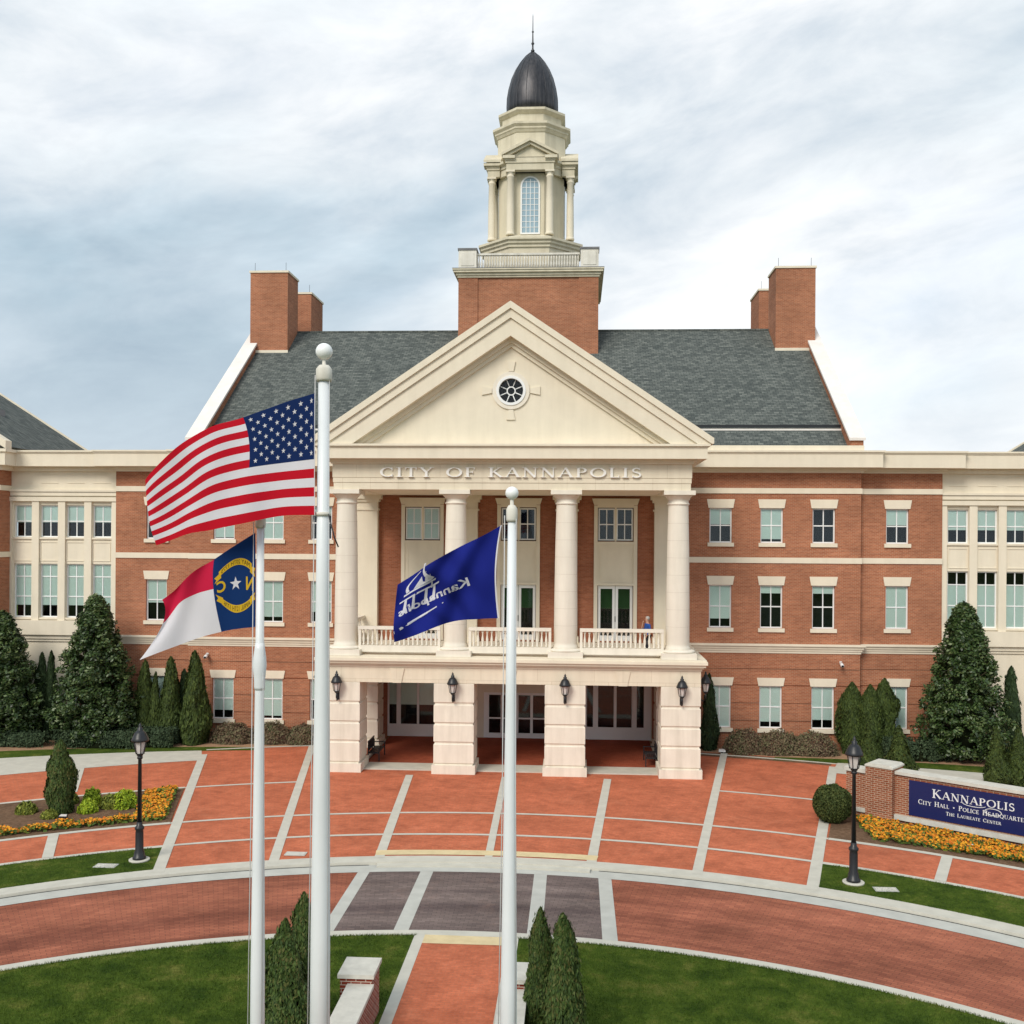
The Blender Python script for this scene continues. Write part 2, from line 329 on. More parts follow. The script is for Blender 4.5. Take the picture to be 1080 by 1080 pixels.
# ================================================================== GROUND
PC = (0., -45.8)                                       # the forecourt's rings share this centre
def s1_ang(R):                                         # polar angle of the plaza's side border at radius R
    t = (R - 25.96) / (44.2 - 25.96); return rad(23.7 + (20.3 - 23.7) * t)
def ring(name, r0, r1, a0, a1, z, mat, kind='structure', n=60, nr=1, C=PC, thick=0., parent=None, label=None):
    f = lambda q, R, a=0: q(R, a) if callable(q) else q
    vs, fs, uv = [], [], []
    for j in range(nr + 1):
        for i in range(n + 1):
            s = i / n
            Ra = r0(s) if callable(r0) else r0; Rb = r1(s) if callable(r1) else r1; R = Ra + (Rb - Ra) * j / nr
            A0 = a0(R) if callable(a0) else a0; A1 = a1(R) if callable(a1) else a1
            th = A0 + (A1 - A0) * s
            vs.append((C[0] + R * sin(th), C[1] + R * cos(th), z)); uv.append((th * (r0 if not callable(r0) else 40), R))
    for j in range(nr):
        for i in range(n):
            a = j * (n + 1) + i; fs.append((a, a + n + 1, a + n + 2, a + 1))
    m = len(vs)
    if thick:                                         # skirts down the two curved edges
        for j in (0, nr):
            base = len(vs)
            for i in range(n + 1):
                p = vs[j * (n + 1) + i]; vs.append((p[0], p[1], z - thick)); uv.append((uv[j * (n + 1) + i][0], uv[j * (n + 1) + i][1] - thick))
            for i in range(n):
                a = j * (n + 1) + i; q = (a, a + 1, base + i + 1, base + i); fs.append(q if j == 0 else q[::-1])
    mb = MB(); mb.add(vs, fs); o = mb.build(name, mat, parent, uvs=uv); tag(o, label=label, kind=kind); return o
def flat(name, poly, z, mat, kind='structure', thick=.0):
    mb = MB()
    if thick: mb.prism(poly, z - thick, z, 'z')
    else: mb.add([(x, y, z) for x, y in poly], [tuple(range(len(poly)))])
    return tag(mb.build(name, mat), kind=kind)
W = rad(62); BANDS = []
mb = MB(); mb.add([(-900, -400, -.16), (900, -400, -.16), (900, 900, -.16), (-900, 900, -.16)], [(0, 1, 2, 3)])
tag(mb.build('ground', M['grass']), kind='structure')
ring('road', 19.0, 25.4, -W, W, -.10, M['road'], n=120)
# crossing of dark pavers and its concrete bars
CR = lambda hw: (lambda R: math.asin(hw / R))
ring('crossing_pavers', 19.9, 25.1, lambda R: -math.asin(3.95 / R), lambda R: math.asin(3.98 / R), -.095, M['darkpaver'], n=30)
for x, hw in ((-3.88, .19), (-1.82, .21), (1.93, .21), (4.02, .21)):
    ring('crossing_band', 19.9, 25.1, lambda R: math.asin((x - hw) / R), lambda R: math.asin((x + hw) / R), -.090, M['concrete_kerb'], n=3)
# plaza, kerbs
ring('plaza', 26.2, 46.5, -W, W, 0, M['paver'], n=120, nr=4)
ring('kerb', 25.75, 26.4, -W, W, .012, M['concrete'], n=160, thick=.13)
ring('gutter', 25.02, 25.75, -W, W, -.086, M['concrete_kerb'], n=160)
ring('kerb_ramp', 25.45, 25.755, -rad(8), rad(8), -.03, M['concrete'], n=30, thick=.06)
ring('tactile_strip', 26.5, 27.05, -rad(8.2), rad(8.2), .018, M['tactile'], n=40)
for sgn in (-1, 1):
    A = lambda f, lim: ((lambda R: sgn * s1_ang(R)), sgn * W) if sgn > 0 else (sgn * W, (lambda R: sgn * s1_ang(R)))
    a0, a1 = A(0, 0)
    ring('lawn', 26.4, 28.85, a0, a1, .016, M['grass'], n=60, thick=.02)
    ring('path_edging', 28.85, 29.1, a0, a1, .012, M['concrete'], n=60)
    ring('path_edging', 31.85, 32.12, a0, a1, .012, M['concrete'], n=60)
    ring('planting_soil', 32.12, 37.45, a0, a1, .03, M['mulch'], n=60, nr=8, thick=.03)
    ring('path_edging', 37.45, 37.75, a0, a1, .012, M['concrete'], n=60)
    # concrete walk and lawn beside the building
    g0 = (lambda s: 43.1)
    sA, sB = rad(20.4), W
    def rr(base, k): return (lambda s: base + k * math.degrees(sA + (sB - sA) * (s if sgn > 0 else 1 - s)) - k * 16.5)
    lo, hi = (sA, sB) if sgn > 0 else (-sB, -sA)
    ring('walk', 43.1, rr(44.9, .14), lo, hi, .012, M['concrete'], n=60)
    BANDS.append(((sgn * 20.25, -7.0), (sgn * 18.2, -12.0)))
    sA = rad(16.6); lo, hi = (sA, sB) if sgn > 0 else (-sB, -sA)
    ring('lawn', rr(44.85, .14), rr(45.6, .215), lo, hi, .008, M['grass'], n=60)
    ring('planting_soil', rr(45.5, .20), rr(49.5, .9), lo, hi, .004, M['straw'], n=60)
ring('planting_soil', 45.7, 50, -rad(16.7), rad(16.7), .002, M['straw'], n=30)
ring('plaza_edging', 45.5, 45.72, -rad(20.1), -rad(11.2), .010, M['concrete'], n=20)
ring('plaza_edging', 44.7, 45.55, rad(11.2), rad(20.1), .006, M['mulch'], n=20)
ring('plaza_edging', 45.1, 45.32, rad(11.2), rad(20.4), .010, M['concrete'], n=20)
ring('plaza_line', 31.88, 32.08, -rad(22.6), rad(22.6), .012, M['concrete'], n=60)
ring('plaza_line', 28.9, 29.1, -rad(23.1), rad(23.1), .012, M['concrete'], n=60)
for s in (-1, 1):
    ring('plaza_line', 37.5, 37.7, s * rad(14.0), s * rad(21.5), .012, M['concrete'], n=20)
def strip(p, q, w, z=.017, mat='concrete', name='plaza_line'):
    d = Vector((q[0] - p[0], q[1] - p[1])).normalized(); n = Vector((-d.y, d.x)) * w / 2
    flat(name, [(p[0] - n.x, p[1] - n.y), (q[0] - n.x, q[1] - n.y), (q[0] + n.x, q[1] + n.y), (p[0] + n.x, p[1] + n.y)], z, M[mat])
for s in (-1, 1):
    strip((s * 15.42, -4.1), (s * 10.44, -21.95), .38); strip((s * 10.65, -1.2), (s * 7.02, -20.7), .34)
    strip((s * 4.52, -7.6), (s * 3.6, -19.85), .34); strip((s * 15.92, -18.05), (s * 14.75, -20.75), .36, .020)
strip((-.15, -7.6), (.1, -19.5), .27)
for p_, q_ in BANDS: strip(p_, q_, .34, .014, name='path_band')
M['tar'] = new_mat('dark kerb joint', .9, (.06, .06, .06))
for s in (-1, 1): ring('kerb_joint', 25.70, 25.76, *sorted((s * rad(8.6), s * W)), -.080, M['tar'], n=100)  # thin dark line painting in the kerb's shadow and dirt above the gutter
# middle lawn inside the drive with the centre walk
IC = (0, -48.15)
ring('lawn', .5, 21.68, -W * 1.6, W * 1.6, 0, M['grass'], n=120, nr=6, C=IC)
ring('kerb', 21.66, 22.03, -W * 1.2, W * 1.2, .004, M['concrete'], n=160, C=IC, thick=.12)
flat('walk', [(-1.06, -60), (1.22, -60), (1.22, -26.5), (-1.06, -26.5)], .006, M['paver'])
flat('walk_edging', [(-1.34, -60), (-1.06, -60), (-1.06, -26.42), (-1.34, -26.42)], .012, M['concrete'])
flat('walk_edging', [(1.22, -60), (1.52, -60), (1.52, -26.42), (1.22, -26.42)], .012, M['concrete'])
flat('tactile_strip', [(-1.06, -27.1), (1.22, -27.1), (1.22, -26.53), (-1.06, -26.5)], .014, M['tactile'])
# individual grass blades over the lawns that lie near the camera
def blades():
    V = []
    def pts(n, f):
        out = []
        while sum(len(o) for o in out) < n:
            x = RNG.uniform(-17, 17, n); y = RNG.uniform(-36, -19, n); k = f(x, y); out.append(np.stack([x[k], y[k]], 1))
        return np.concatenate(out)[:n]
    inner = lambda x, y: (np.hypot(x, y + 48.15) < 21.6) & ((x < -1.4) | (x > 1.58)) & (y > -34.5) & (np.abs(x) < (y + 55) * .56 + 1.5)
    def side(x, y):
        R = np.hypot(x, y + 45.8); th = np.abs(np.arctan2(x, y + 45.8)); return (R > 26.45) & (R < 28.8) & (th > np.radians(23.9))
    edge = lambda x, y: (np.abs(np.hypot(x, y + 48.15) - 21.64) < .055) & ((x < -1.3) | (x > 1.48)) & (y > -34.5)
    def edge2(x, y):
        R = np.hypot(x, y + 45.8); th = np.abs(np.arctan2(x, y + 45.8)); return ((np.abs(R - 26.42) < .045) | (np.abs(R - 28.83) < .05)) & (th > np.radians(23.9))
    P = np.concatenate([pts(110000, inner), pts(26000, side), pts(9000, edge), pts(5000, edge2)]); n = len(P)
    a = RNG.uniform(0, 2 * pi, n); h = RNG.uniform(.025, .06, n); w = .007; lx, ly = RNG.normal(0, .018, (2, n))
    dx, dy = np.cos(a) * w, np.sin(a) * w
    v = np.empty((n, 3, 3)); v[:, 0] = np.stack([P[:, 0] - dx, P[:, 1] - dy, np.full(n, 0.)], 1); v[:, 1] = np.stack([P[:, 0] + dx, P[:, 1] + dy, np.full(n, 0.)], 1)
    v[:, 2] = np.stack([P[:, 0] + lx, P[:, 1] + ly, h + .01], 1)
    me = bpy.data.meshes.new('grass'); me.vertices.add(3 * n); me.vertices.foreach_set('co', v.reshape(-1)); me.loops.add(3 * n); me.loops.foreach_set('vertex_index', np.arange(3 * n, dtype=np.int32))
    me.polygons.add(n); me.polygons.foreach_set('loop_start', np.arange(0, 3 * n, 3, dtype=np.int32)); me.update(calc_edges=True); me.materials.append(M['blade'])
    tag(link('grass', me), 'short green grass of the lawns around the curved brick drive', 'grass', kind='stuff')
blades()

# ================================================================== CITY HALL
HALL = empty('city_hall', (0, 0, 0), 'red brick city hall with cream columned portico, slate roof, four chimneys and domed lantern tower', 'building')
def facade(x0, x1, z0, z1, y, holes, depth=.32, mb=None, mi=0):
    mb = mb or MB(); xs = sorted({x0, x1, *[h[0] for h in holes], *[h[1] for h in holes]}); zs = sorted({z0, z1, *[h[2] for h in holes], *[h[3] for h in holes]})
    for i in range(len(xs) - 1):
        for j in range(len(zs) - 1):
            cx, cz = (xs[i] + xs[i + 1]) / 2, (zs[j] + zs[j + 1]) / 2
            if any(h[0] < cx < h[1] and h[2] < cz < h[3] for h in holes): continue
            mb.add([(xs[i], y, zs[j]), (xs[i + 1], y, zs[j]), (xs[i + 1], y, zs[j + 1]), (xs[i], y, zs[j + 1])], [(0, 1, 2, 3)], mi)
    for a, b, c, d in holes:
        Y = y + depth
        mb.add([(a, y, c), (a, y, d), (a, Y, d), (a, Y, c), (b, y, c), (b, y, d), (b, Y, d), (b, Y, c)], [(0, 1, 2, 3), (5, 4, 7, 6), (1, 5, 6, 2), (4, 0, 3, 7)], mi)
    return mb
def sash(w, h, bars_x=(0,), bars_z=(0.5,), fw=.07, y0=.13, y1=.2):
    mb = MB(); mb.box(-w / 2, -w / 2 + fw, y0, y1, 0, h); mb.box(w / 2 - fw, w / 2, y0, y1, 0, h)
    mb.box(-w / 2 + fw, w / 2 - fw, y0, y1, 0, fw); mb.box(-w / 2 + fw, w / 2 - fw, y0, y1, h - fw, h)
    for x in bars_x: mb.box(x - .025, x + .025, y0 + .01, y1 - .003, fw, h - fw)
    for z in bars_z: mb.box(-w / 2 + fw, w / 2 - fw, y0 + .005, y1 - .001, z * h - .03, z * h + .03)
    return mb
WC = {}
def window(x, z, y, w, h, blind=(0, 0), lintel=None, sill=None, bars_x=(0,), bars_z=(.5,), rz=0, parent=None):
    """one sash window as a part of the hall; blind = covered height range as fractions from the bottom"""
    key = (w, h, lintel, sill, bars_x, bars_z)
    if key not in WC:
        p = MB().box(-w / 2 + .05, w / 2 - .05, .163, .169, .05, h - .05).mesh('pane', M['glass'])
        L = MB().prism([(-w / 2 - .06, h + .002), (w / 2 + .06, h + .002), (w / 2 + .09 + .05, h + lintel), (-w / 2 - .09 - .05, h + lintel)], -.05, .2, 'y').mesh('lintel', M['stone']) if lintel else None
        s = MB().box(-w / 2 - .1, w / 2 + .1, -.09, .2, -sill, -.002).mesh('sill', M['stone']) if sill else None
        WC[key] = (sash(w, h, bars_x, bars_z).mesh('window', M['sashwhite']), p, L, s)
    fm, pm, lm, sm = WC[key]
    o = link('window', fm, parent or HALL, (x, y, z), rz); link('pane', pm, o)
    if lm: link('lintel', lm, o)
    if sm: link('sill', sm, o)
    if blind[1] > blind[0]:
        MB().box(-w / 2 + .04, w / 2 - .04, .174, .180, h * blind[0] + .02, h * blind[1] - .02).build('blind', M['blind'], o)
    MB().box(-w / 2 - .3, w / 2 + .3, .95, 1.0, -.4, h + .3).build('room_backdrop', M['room'], o)
    return o
WX = (10.56, 13.19, 15.86, 19.72); WW = 1.16
F3, F2, F1 = (10.71, 12.52), (6.27, 8.51), (1.05, 3.27)
BL = {(1, 3): (.52, .10, 1., .52), (1, 2): (.20, .80, .80, 0), (1, 1): (0, .14, .2, 0), (-1, 3): (.7, 0, .05, .52), (-1, 2): (.25, .12, .3, .42), (-1, 1): (.5, .08, .2, 0)}
BR = M['brick']
for s in (-1, 1):
    for seg, (xa, xb, y) in enumerate(((8.0, 17.75, 0.), (17.75, 22.0, .4))):
        holes = [(s * x - WW / 2, s * x + WW / 2, *fl) for x in WX if xa < x < xb for fl in (F3, F2, F1)]
        x0, x1 = sorted((s * xa, s * xb))
        mb = facade(x0, x1, 4.17, 15.4, y, [h for h in holes if h[3] > 4.2])
        facade(x0, x1, -.16, 4.17, y + .05, [h for h in holes if h[3] < 4.2], mb=mb)
        if seg == 0: ex = s * xb; mb.add([(ex, y, -.16), (ex, .45, -.16), (ex, .45, 15.4), (ex, y, 15.4)], [(0, 1, 2, 3)])
        for za, zb in ((-.1, .62), (.68, 1.40), (1.47, 2.32), (2.39, 3.25), (3.32, 4.13)):   # banded brick of the ground floor
            cuts = [x0] + sorted(c for h in holes if h[3] < 4.2 for c in h[:2]) + [x1]
            for a, b in zip(cuts[::2], cuts[1::2]):
                if zb > 1.05 and za < 3.27: mb.box(a + .001, b - .001, y + .0005, y + .049, za, zb)
                elif a == x0: mb.box(x0 + .001, x1 - .001, y + .0005, y + .049, za, zb)
        mb.build('wall', BR, HALL)
        for n, x in enumerate(WX):
            if xa < x < xb:
                for k, fl in ((3, F3), (2, F2), (1, F1)):
                    window(s * x, fl[0], y, WW, fl[1] - fl[0], (BL[(s, k)][n], 1.), .46 if k > 1 else .42, .2)
        # stone bands and cornice
        c = MB(); e = .003 * seg
        end = .05 if seg == 0 else 0
        def band(z0, z1, p, mb=c, ret=True):
            a, b = (xa, xb + (p if seg == 0 and ret else 0)); a, b = sorted((s * a, s * b)); mb.box(a, b, y - p, y + .3, z0 + e, z1 + e)
        band(13.28, 13.56, .05); c.build('string_course', M['stone'], HALL); c = MB(); band(9.66, 9.95, .05, c); c.build('string_course', M['stone'], HALL)
        c = MB()
        for z0, z1, p in ((4.98, 5.10, .04), (5.10, 5.22, .09), (5.22, 5.36, .15), (5.36, 5.46, .24)): band(z0, z1, p, c)
        c.build('stone_course', M['stone'], HALL)
        c = MB()
        for z0, z1, p in ((14.36, 14.47, .10), (14.47, 14.60, .22), (14.60, 15.30, .86), (15.30, 15.37, .90), (15.37, 15.46, .96)):
            a, b = sorted((s * xa, s * (xb + p))); c.box(a, b, y - p, y + 1.2, z0 + e, z1 + e)
        if seg == 0: a, b = sorted((s * xa, s * 17.75)); c.box(a, b, -.55, .4, 15.47, 15.74)
        c.build('cornice', M['stone'], HALL)
# ---- stone window bays and the outer brick blocks
for s in (-1, 1):
    xs = [s * (22.88 + 1.475 * k) for k in range(4)]; Y = .62
    st = [(.45, 1.), (.45, 1.), (.45, 1.), (.45, 1.)] if s < 0 else [(.38, 1.)] * 4
    lo = [(.22, 1.)] * 4 if s < 0 else [(0., .76)] * 4
    holes = [(x - .53, x + .53, *z) for x in xs for z in ((10.75, 12.52), (6.35, 9.30))] + [(x - .5, x + .5, 1.1, 3.2) for x in (xs[1], xs[3])]
    x0, x1 = sorted((s * 22.0, s * 28.25)); mb = facade(x0, x1, -.16, 15.4, Y, holes)
    mb.add([(s * 22.0, .4, -.16), (s * 22.0, Y, -.16), (s * 22.0, Y, 15.4), (s * 22.0, .4, 15.4)], [(0, 1, 2, 3)]); mb.build('wall', M['stone'], HALL)
    for k, x in enumerate(xs):
        window(x, 10.75, Y, 1.06, 1.77, st[k], None, .1); window(x, 6.35, Y, 1.06, 2.95, lo[k], None, .1, bars_z=(.39, .76))
        p = MB(); 
        for a, b, c2, d in ((x - .5, x - .46, 9.45, 10.5), (x + .46, x + .5, 9.45, 10.5), (x - .46, x + .46, 9.45, 9.49), (x - .46, x + .46, 10.46, 10.5)): p.box(a, b, Y - .03, Y, c2, d)
        p.box(x - .48, x + .48, Y - .028, Y, 13.72, 13.75); p.box(x - .48, x + .48, Y - .028, Y, 14.2, 14.23); p.build('spandrel_panel', M['stone'], HALL)
    for k in (1, 3): window(xs[k], 1.1, Y, 1.0, 2.1, (0.1, 1.), None, .15)
    p = MB()
    for k in range(5):
        x = s * (22.88 + 1.475 * (k - .5)); w = .2 if 0 < k < 4 else .13
        p.box(x - w, x + w, Y - .14, Y, 6.2, 12.72)
    p.build('pilaster', M['stone'], HALL)
    c = MB(); a, b = x0, x1
    for z0, z1, q in ((5.05, 5.2, .08), (5.2, 5.42, .16), (5.42, 6.2, .30)): c.box(a, b, Y - q, Y + 1.2, z0, z1)
    c.build('bay_ledge', M['stone'], HALL); c = MB()
    for z0, z1, q in ((12.72, 12.95, .2), (13.02, 13.22, .14), (13.24, 13.36, .2), (14.36, 14.6, .2), (14.6, 15.30, .72), (15.30, 15.37, .76), (15.37, 15.46, .82)):
        c.box(a, b, Y - q, Y + 1.2, z0 + .006, z1 + .006)
    c.build('cornice', M['stone'], HALL)
    # outer block
    xa, xb = 28.0, 42.0; Y2 = -.55; a, b = sorted((s * xa, s * xb))
    mb = facade(a, b, -.16, 15.4, Y2, [(s * x - .58, s * x + .58, *fl) for x in (30.2, 33.0, 35.8, 38.6) for fl in (F3, F2, F1)])
    mb.add([(s * xa, Y2, -.16), (s * xa, 1.2, -.16), (s * xa, 1.2, 15.4), (s * xa, Y2, 15.4)], [(0, 1, 2, 3)])
    mb.add([(s * xb, Y2, -.16), (s * xb, 22, -.16), (s * xb, 22, 15.4), (s * xb, Y2, 15.4)], [(0, 1, 2, 3)]); mb.build('wall', BR, HALL)
    for x in (30.2, 33.0):
        for fl in (F3, F2, F1): window(s * x, fl[0], Y2, WW, fl[1] - fl[0], (.4, 1.), .46, .2)
    for z0, z1, q in ((13.28, 13.56, .05), (9.66, 9.95, .05), (5.1, 5.42, .15)):
        aa, bb = sorted((s * (xa - q), s * xb)); MB().box(aa, bb, Y2 - q, Y2 + 2, z0, z1).build('string_course', M['stone'], HALL)
    c = MB()
    for z0, z1, q in ((14.36, 14.6, .22), (14.60, 15.30, .62), (15.30, 15.46, .72)):
        aa, bb = sorted((s * (xa - q), s * xb)); c.box(aa, bb, Y2 - q, Y2 + 2, z0 + .009, z1 + .009)
    c.build('cornice', M['stone'], HALL); c = MB()
    for z0, q in ((15.46, .72),):                       # raking cornice of the end gable
        xm = 35.3
        aa, bb = s * (xa - .7), s * xm
        c.prism([(aa, 15.47), (bb, 20.35), (bb, 20.85), (aa, 15.9)] if s > 0 else [(aa, 15.47), (aa, 15.9), (bb, 20.85), (bb, 20.35)], Y2 - .7, Y2 - .1, 'y')
        c.build('raking_cornice', M['stone'], HALL); c = MB(); c.prism([(s * xa, 15.5), (s * xm, 20.3), (s * xm, 15.5)], Y2 - .1, Y2 + .4, 'y')
    c.build('cornice', M['stone'], HALL)
    # slate gable roof of the end pavilion
    xe, xr, k, z0 = (27.5 if s < 0 else 28.4), 35.3, .63, 15.62
    zt_ = z0 + k * (xr - xe); r = MB(); r.add([(s * xe, -.85, z0), (s * xr, -.85, zt_), (s * (2 * xr - xe), -.85, z0), (s * xe, 10.6, z0), (s * xr, 10.6, zt_), (s * (2 * xr - xe), 10.6, z0)], [(0, 3, 4, 1), (1, 4, 5, 2)])
    r.build('roof', M['shingle'], HALL)
    c = MB(); c.prism([(s * xe, z0), (s * xr, zt_), (s * xr, zt_ + .1), (s * xe, z0 + .1)], 10.55, 10.75, 'y'); c.prism([(s * xe, 15.4), (s * xr, 15.4), (s * xr, zt_ - .02), (s * xe, z0 - .02)], 10.3, 10.5, 'y'); c.build('roof_trim', M['stone'], HALL)
    if s < 0: MB().box(-32.6, -31.2, 5.0, 5.6, 17.7, 18.3).build('roof_vent', M['leadcap'], HALL)
    fr = MB(); a, b = sorted((s * 17.6, s * 60)); fr.box(a, b, .9, 24, 15.2, 15.4); fr.build('flat_roof', M['concrete'], HALL)
# ---- main roof
RS, YR, ZE = .72, 11.65, 15.72
zr = lambda y: ZE + RS * y
r = MB(); X = 17.05
r.add([(-X, -.3, zr(-.3)), (X, -.3, zr(-.3)), (X, 1.42, zr(1.42)), (-X, 1.42, zr(1.42)), (-X, 1.42, zr(1.42) + .1), (X, 1.42, zr(1.42) + .1), (X, YR, zr(YR)), (-X, YR, zr(YR)), (X, 2 * YR + .3, zr(-.3)), (-X, 2 * YR + .3, zr(-.3))],
      [(0, 1, 2, 3), (4, 5, 6, 7), (7, 6, 8, 9)]); r.build('roof', M['shingle'], HALL)
MB().box(-X, X, 1.33, 1.46, zr(1.33) + .02, zr(1.33) + .12).build('snow_rail', M['parapet'], HALL)
MB().box(-X, X, 1.47, 1.62, zr(1.47) + .1, zr(1.47) + .24).build('roof_step', M['black'], HALL)  # black strip added to draw the shade behind the snow rail
MB().box(-X, X, YR - .15, YR + .15, zr(YR) - .08, zr(YR) + .03).build('ridge_cap', M['shingle'], HALL)
for s in (-1, 1):
    P = [(-.5, 15.38), (-.5, zr(-.5) + .75), (YR, zr(YR) + .42), (2 * YR + .5, zr(-.5) + .6), (2 * YR + .5, 15.38)]
    a, b = sorted((s * 17.06, s * 17.72)); mb = MB(); mb.prism(P, a, b, 'x'); mb.build('gable_wall', BR, HALL)
    a, b = sorted((s * 16.98, s * 17.80)); c = MB()
    c.prism([(-.62, zr(-.62) + .72), (-.62, zr(-.62) + .86), (YR, zr(YR) + .56), (YR, zr(YR) + .425)], a, b, 'x'); c.build('coping', M['parapet'], HALL)
    for (ya, yb, xi, xo, zt) in ((9.2, 11.6, 15.05, 17.42, 27.35), (14.8, 18.0, 15.0, 17.3, 27.3)):
        a, b = sorted((s * xi, s * xo)); o = MB().box(a, b, ya, yb, 20.5, zt).build('chimney', BR, HALL)
        c = MB().box(a - .06, b + .06, ya - .06, yb + .06, zt + .001, zt + .13); c.build('chimney_cap', M['stone'], o)
        if ya < YR: MB().box(a - .04, b + .04, ya - .05, ya - .005, zr(ya) - .1, zr(ya) + .16).build('flashing', M['stone'], o)
        rd = MB()
        for x in (a + .2, b - .2): rd.tube([(x, ya + .3, zt + .1), (x, ya + .3, zt + .7)], .012, 5)
        rd.build('lightning_rod', M['black'], o)
# ---- wall behind the portico
cholders = [(-5.1), 0., 5.1]
holes = [(x - .93, x + .93, 10.74, 12.5) for x in cholders] + [(x - .93, x + .93, 5.5, 8.42) for x in cholders]
facade(-8.0, 8.0, 4.9, 15.7, 0.01, holes).build('wall', M['brick_dark'], HALL)
for k, x in enumerate(cholders):
    for sx in (-.47, .47): window(x + sx, 10.78, -.13, .86, 1.68, ((0, 1.) if k == 0 else (0, 0)), None, None)
    g = MB()                                         # stone surround with panel
    for a, b in ((-1.13, -.94), (.94, 1.13)): g.box(x + a, x + b, -.12, 0, 5.45, 12.62)
    g.box(x - .05, x + .05, -.06, .0, 10.74, 12.5); g.box(x - .94, x + .94, -.10, 0.0, 12.5, 12.66)
    g.prism([(x - 1.13, 12.64), (x + 1.13, 12.64), (x + 1.24, 12.98), (x - 1.24, 12.98)], -.16, 0, 'y')
    g.box(x - .94, x + .94, -.07, 0, 8.42, 10.72); g.box(x - .82, x + .82, -.09, -.069, 10.3, 10.36); g.box(x - .82, x + .82, -.09, -.069, 8.72, 8.78)
    g.box(x - .82, x - .76, -.09, -.069, 8.78, 10.3); g.box(x + .76, x + .82, -.09, -.069, 8.78, 10.3); g.box(x - .96, x + .96, -.15, -.071, 10.56, 10.72)
    g.box(x - .96, x + .96, -.15, -.071, 8.42, 8.54); g.build('window_surround', M['stone'], HALL)
    dr = MB()
    for sx in (-.46, .46):
        dr.box(x + sx - .45, x + sx - .31, .06, .14, 5.5, 8.4); dr.box(x + sx + .31, x + sx + .45, .06, .14, 5.5, 8.4); dr.box(x + sx - .31, x + sx + .31, .06, .14, 8.24, 8.4); dr.box(x + sx - .31, x + sx + .31, .06, .14, 5.5, 5.78)
    o = dr.build('french_door', M['white'], HALL)
    MB().box(x - .76, x + .76, .10, .105, 5.7, 8.3).build('pane', M['glass'], o)
    MB().box(x - 1., x + 1., .7, .75, 7.15, 8.5).build('room_backdrop', M['roomgreen'], o)
    MB().box(x - 1., x + 1., .9, .95, 5.4, 7.15).build('room_backdrop', M['room'], o)
    MB().box(x + .0 - .02, x + .02, .03, .06, 6.5, 6.8).build('handle', M['black'], o)
# pilasters on that wall
for x0, x1 in ((-8.7, -7.45), (-3.2, -2.15), (2.0, 3.1), (7.1, 8.7)):
    p = MB().box(x0, x1, -.42, 0, 5.42, 12.75); p.box(x0 - .06, x1 + .06, -.48, 0, 12.3, 12.4); p.box(x0 - .1, x1 + .1, -.52, 0, 12.75, 12.9); p.box(x0 - .2, x1 + .2, -.62, 0, 12.9, 13.12)
    p.box(x0 - .08, x1 + .08, -.5, 0, 5.42, 5.75); p.build('pilaster', M['stone'], HALL)
# ---- porch at ground level
PX = (-7.83, -2.55, 2.57, 7.83); FY = -7.2
def rustic(mb, x0, x1, y0, y1, zt=4.18):
    mb.box(x0 + .05, x1 - .05, y0 + .05, y1 - .05, 0, zt)
    mb.box(x0 - .08, x1 + .08, y0 - .08, y1 + .08, 0.0, .40); 
    for a, b in ((.47, 1.38), (1.46, 2.27), (2.35, 3.19), (3.27, zt - .002)):
        t = .035
        mb.add([(x0 + t, y0 + t, a), (x1 - t, y0 + t, a), (x1 - t, y1 - t, a), (x0 + t, y1 - t, a), (x0, y0, a + t), (x1, y0, a + t), (x1, y1, a + t), (x0, y1, a + t),
                (x0, y0, b - t), (x1, y0, b - t), (x1, y1, b - t), (x0, y1, b - t), (x0 + t, y0 + t, b), (x1 - t, y0 + t, b), (x1 - t, y1 - t, b), (x0 + t, y1 - t, b)],
               [(0, 3, 2, 1), (12, 13, 14, 15)] + [(o + i, o + (i + 1) % 4, o + 4 + (i + 1) % 4, o + 4 + i) for o in (0, 4, 8) for i in range(4)])
for x in PX:
    w = .93 if abs(x) < 5 else .9
    mb = MB(); rustic(mb, x - w, x + w, FY, FY + 1.75); mb.build('porch_pier', M['pier'], HALL)
for s in (-1, 1):
    mb = MB(); rustic(mb, *sorted((s * 7.15, s * 8.75)), -1.6, -.01); mb.build('porch_pier', M['pier'], HALL)
    a, b = sorted((s * 7.16, s * 7.5)); MB().box(a, b, -.01, 1.5, 0, 5).build('wall', M['brick_dark'], HALL)
sp = MB(); sp.box(-8.73, 8.73, FY - .0, FY + 1.5, 4.18, 4.93)
for s in (-1, 1): a, b = sorted((s * 7.2, s * 8.73)); sp.box(a, b, FY + 1.5, -.02, 4.18, 4.93)
sp.build('porch_beam', M['stone_j'], HALL)
for x in (-5.19, 0.01, 5.2):
    MB().prism([(x - .2, 4.17), (x + .2, 4.17), (x + .34, 4.84), (x - .34, 4.84)], FY - .05, FY + .1, 'y').build('keystone', M['stone_j'], HALL)
lg = MB()
for z0, z1, p in ((4.90, 5.0, .05), (5.0, 5.08, .14), (5.08, 5.2, .26), (5.2, 5.34, .36), (5.34, 5.42, .30)): lg.box(-8.73 - p * .75, 8.73 + p * .75, FY - p, -.02, z0 + .001 * p, z1)
lg.build('deck_ledge', M['stone'], HALL)
MB().box(-7.2, 7.2, FY + 1.5, 1.4, 4.6, 4.88).build('porch_ceiling', M['stone'], HALL)
flr = MB().box(-7.0, 7.0, -5.25, 1.5, -.1, .05); flr.build('porch_floor', M['porchfloor'], HALL)
MB().box(-7.0, 7.0, -6.62, -5.25, -.1, .055).build('porch_step', M['concrete'], HALL)
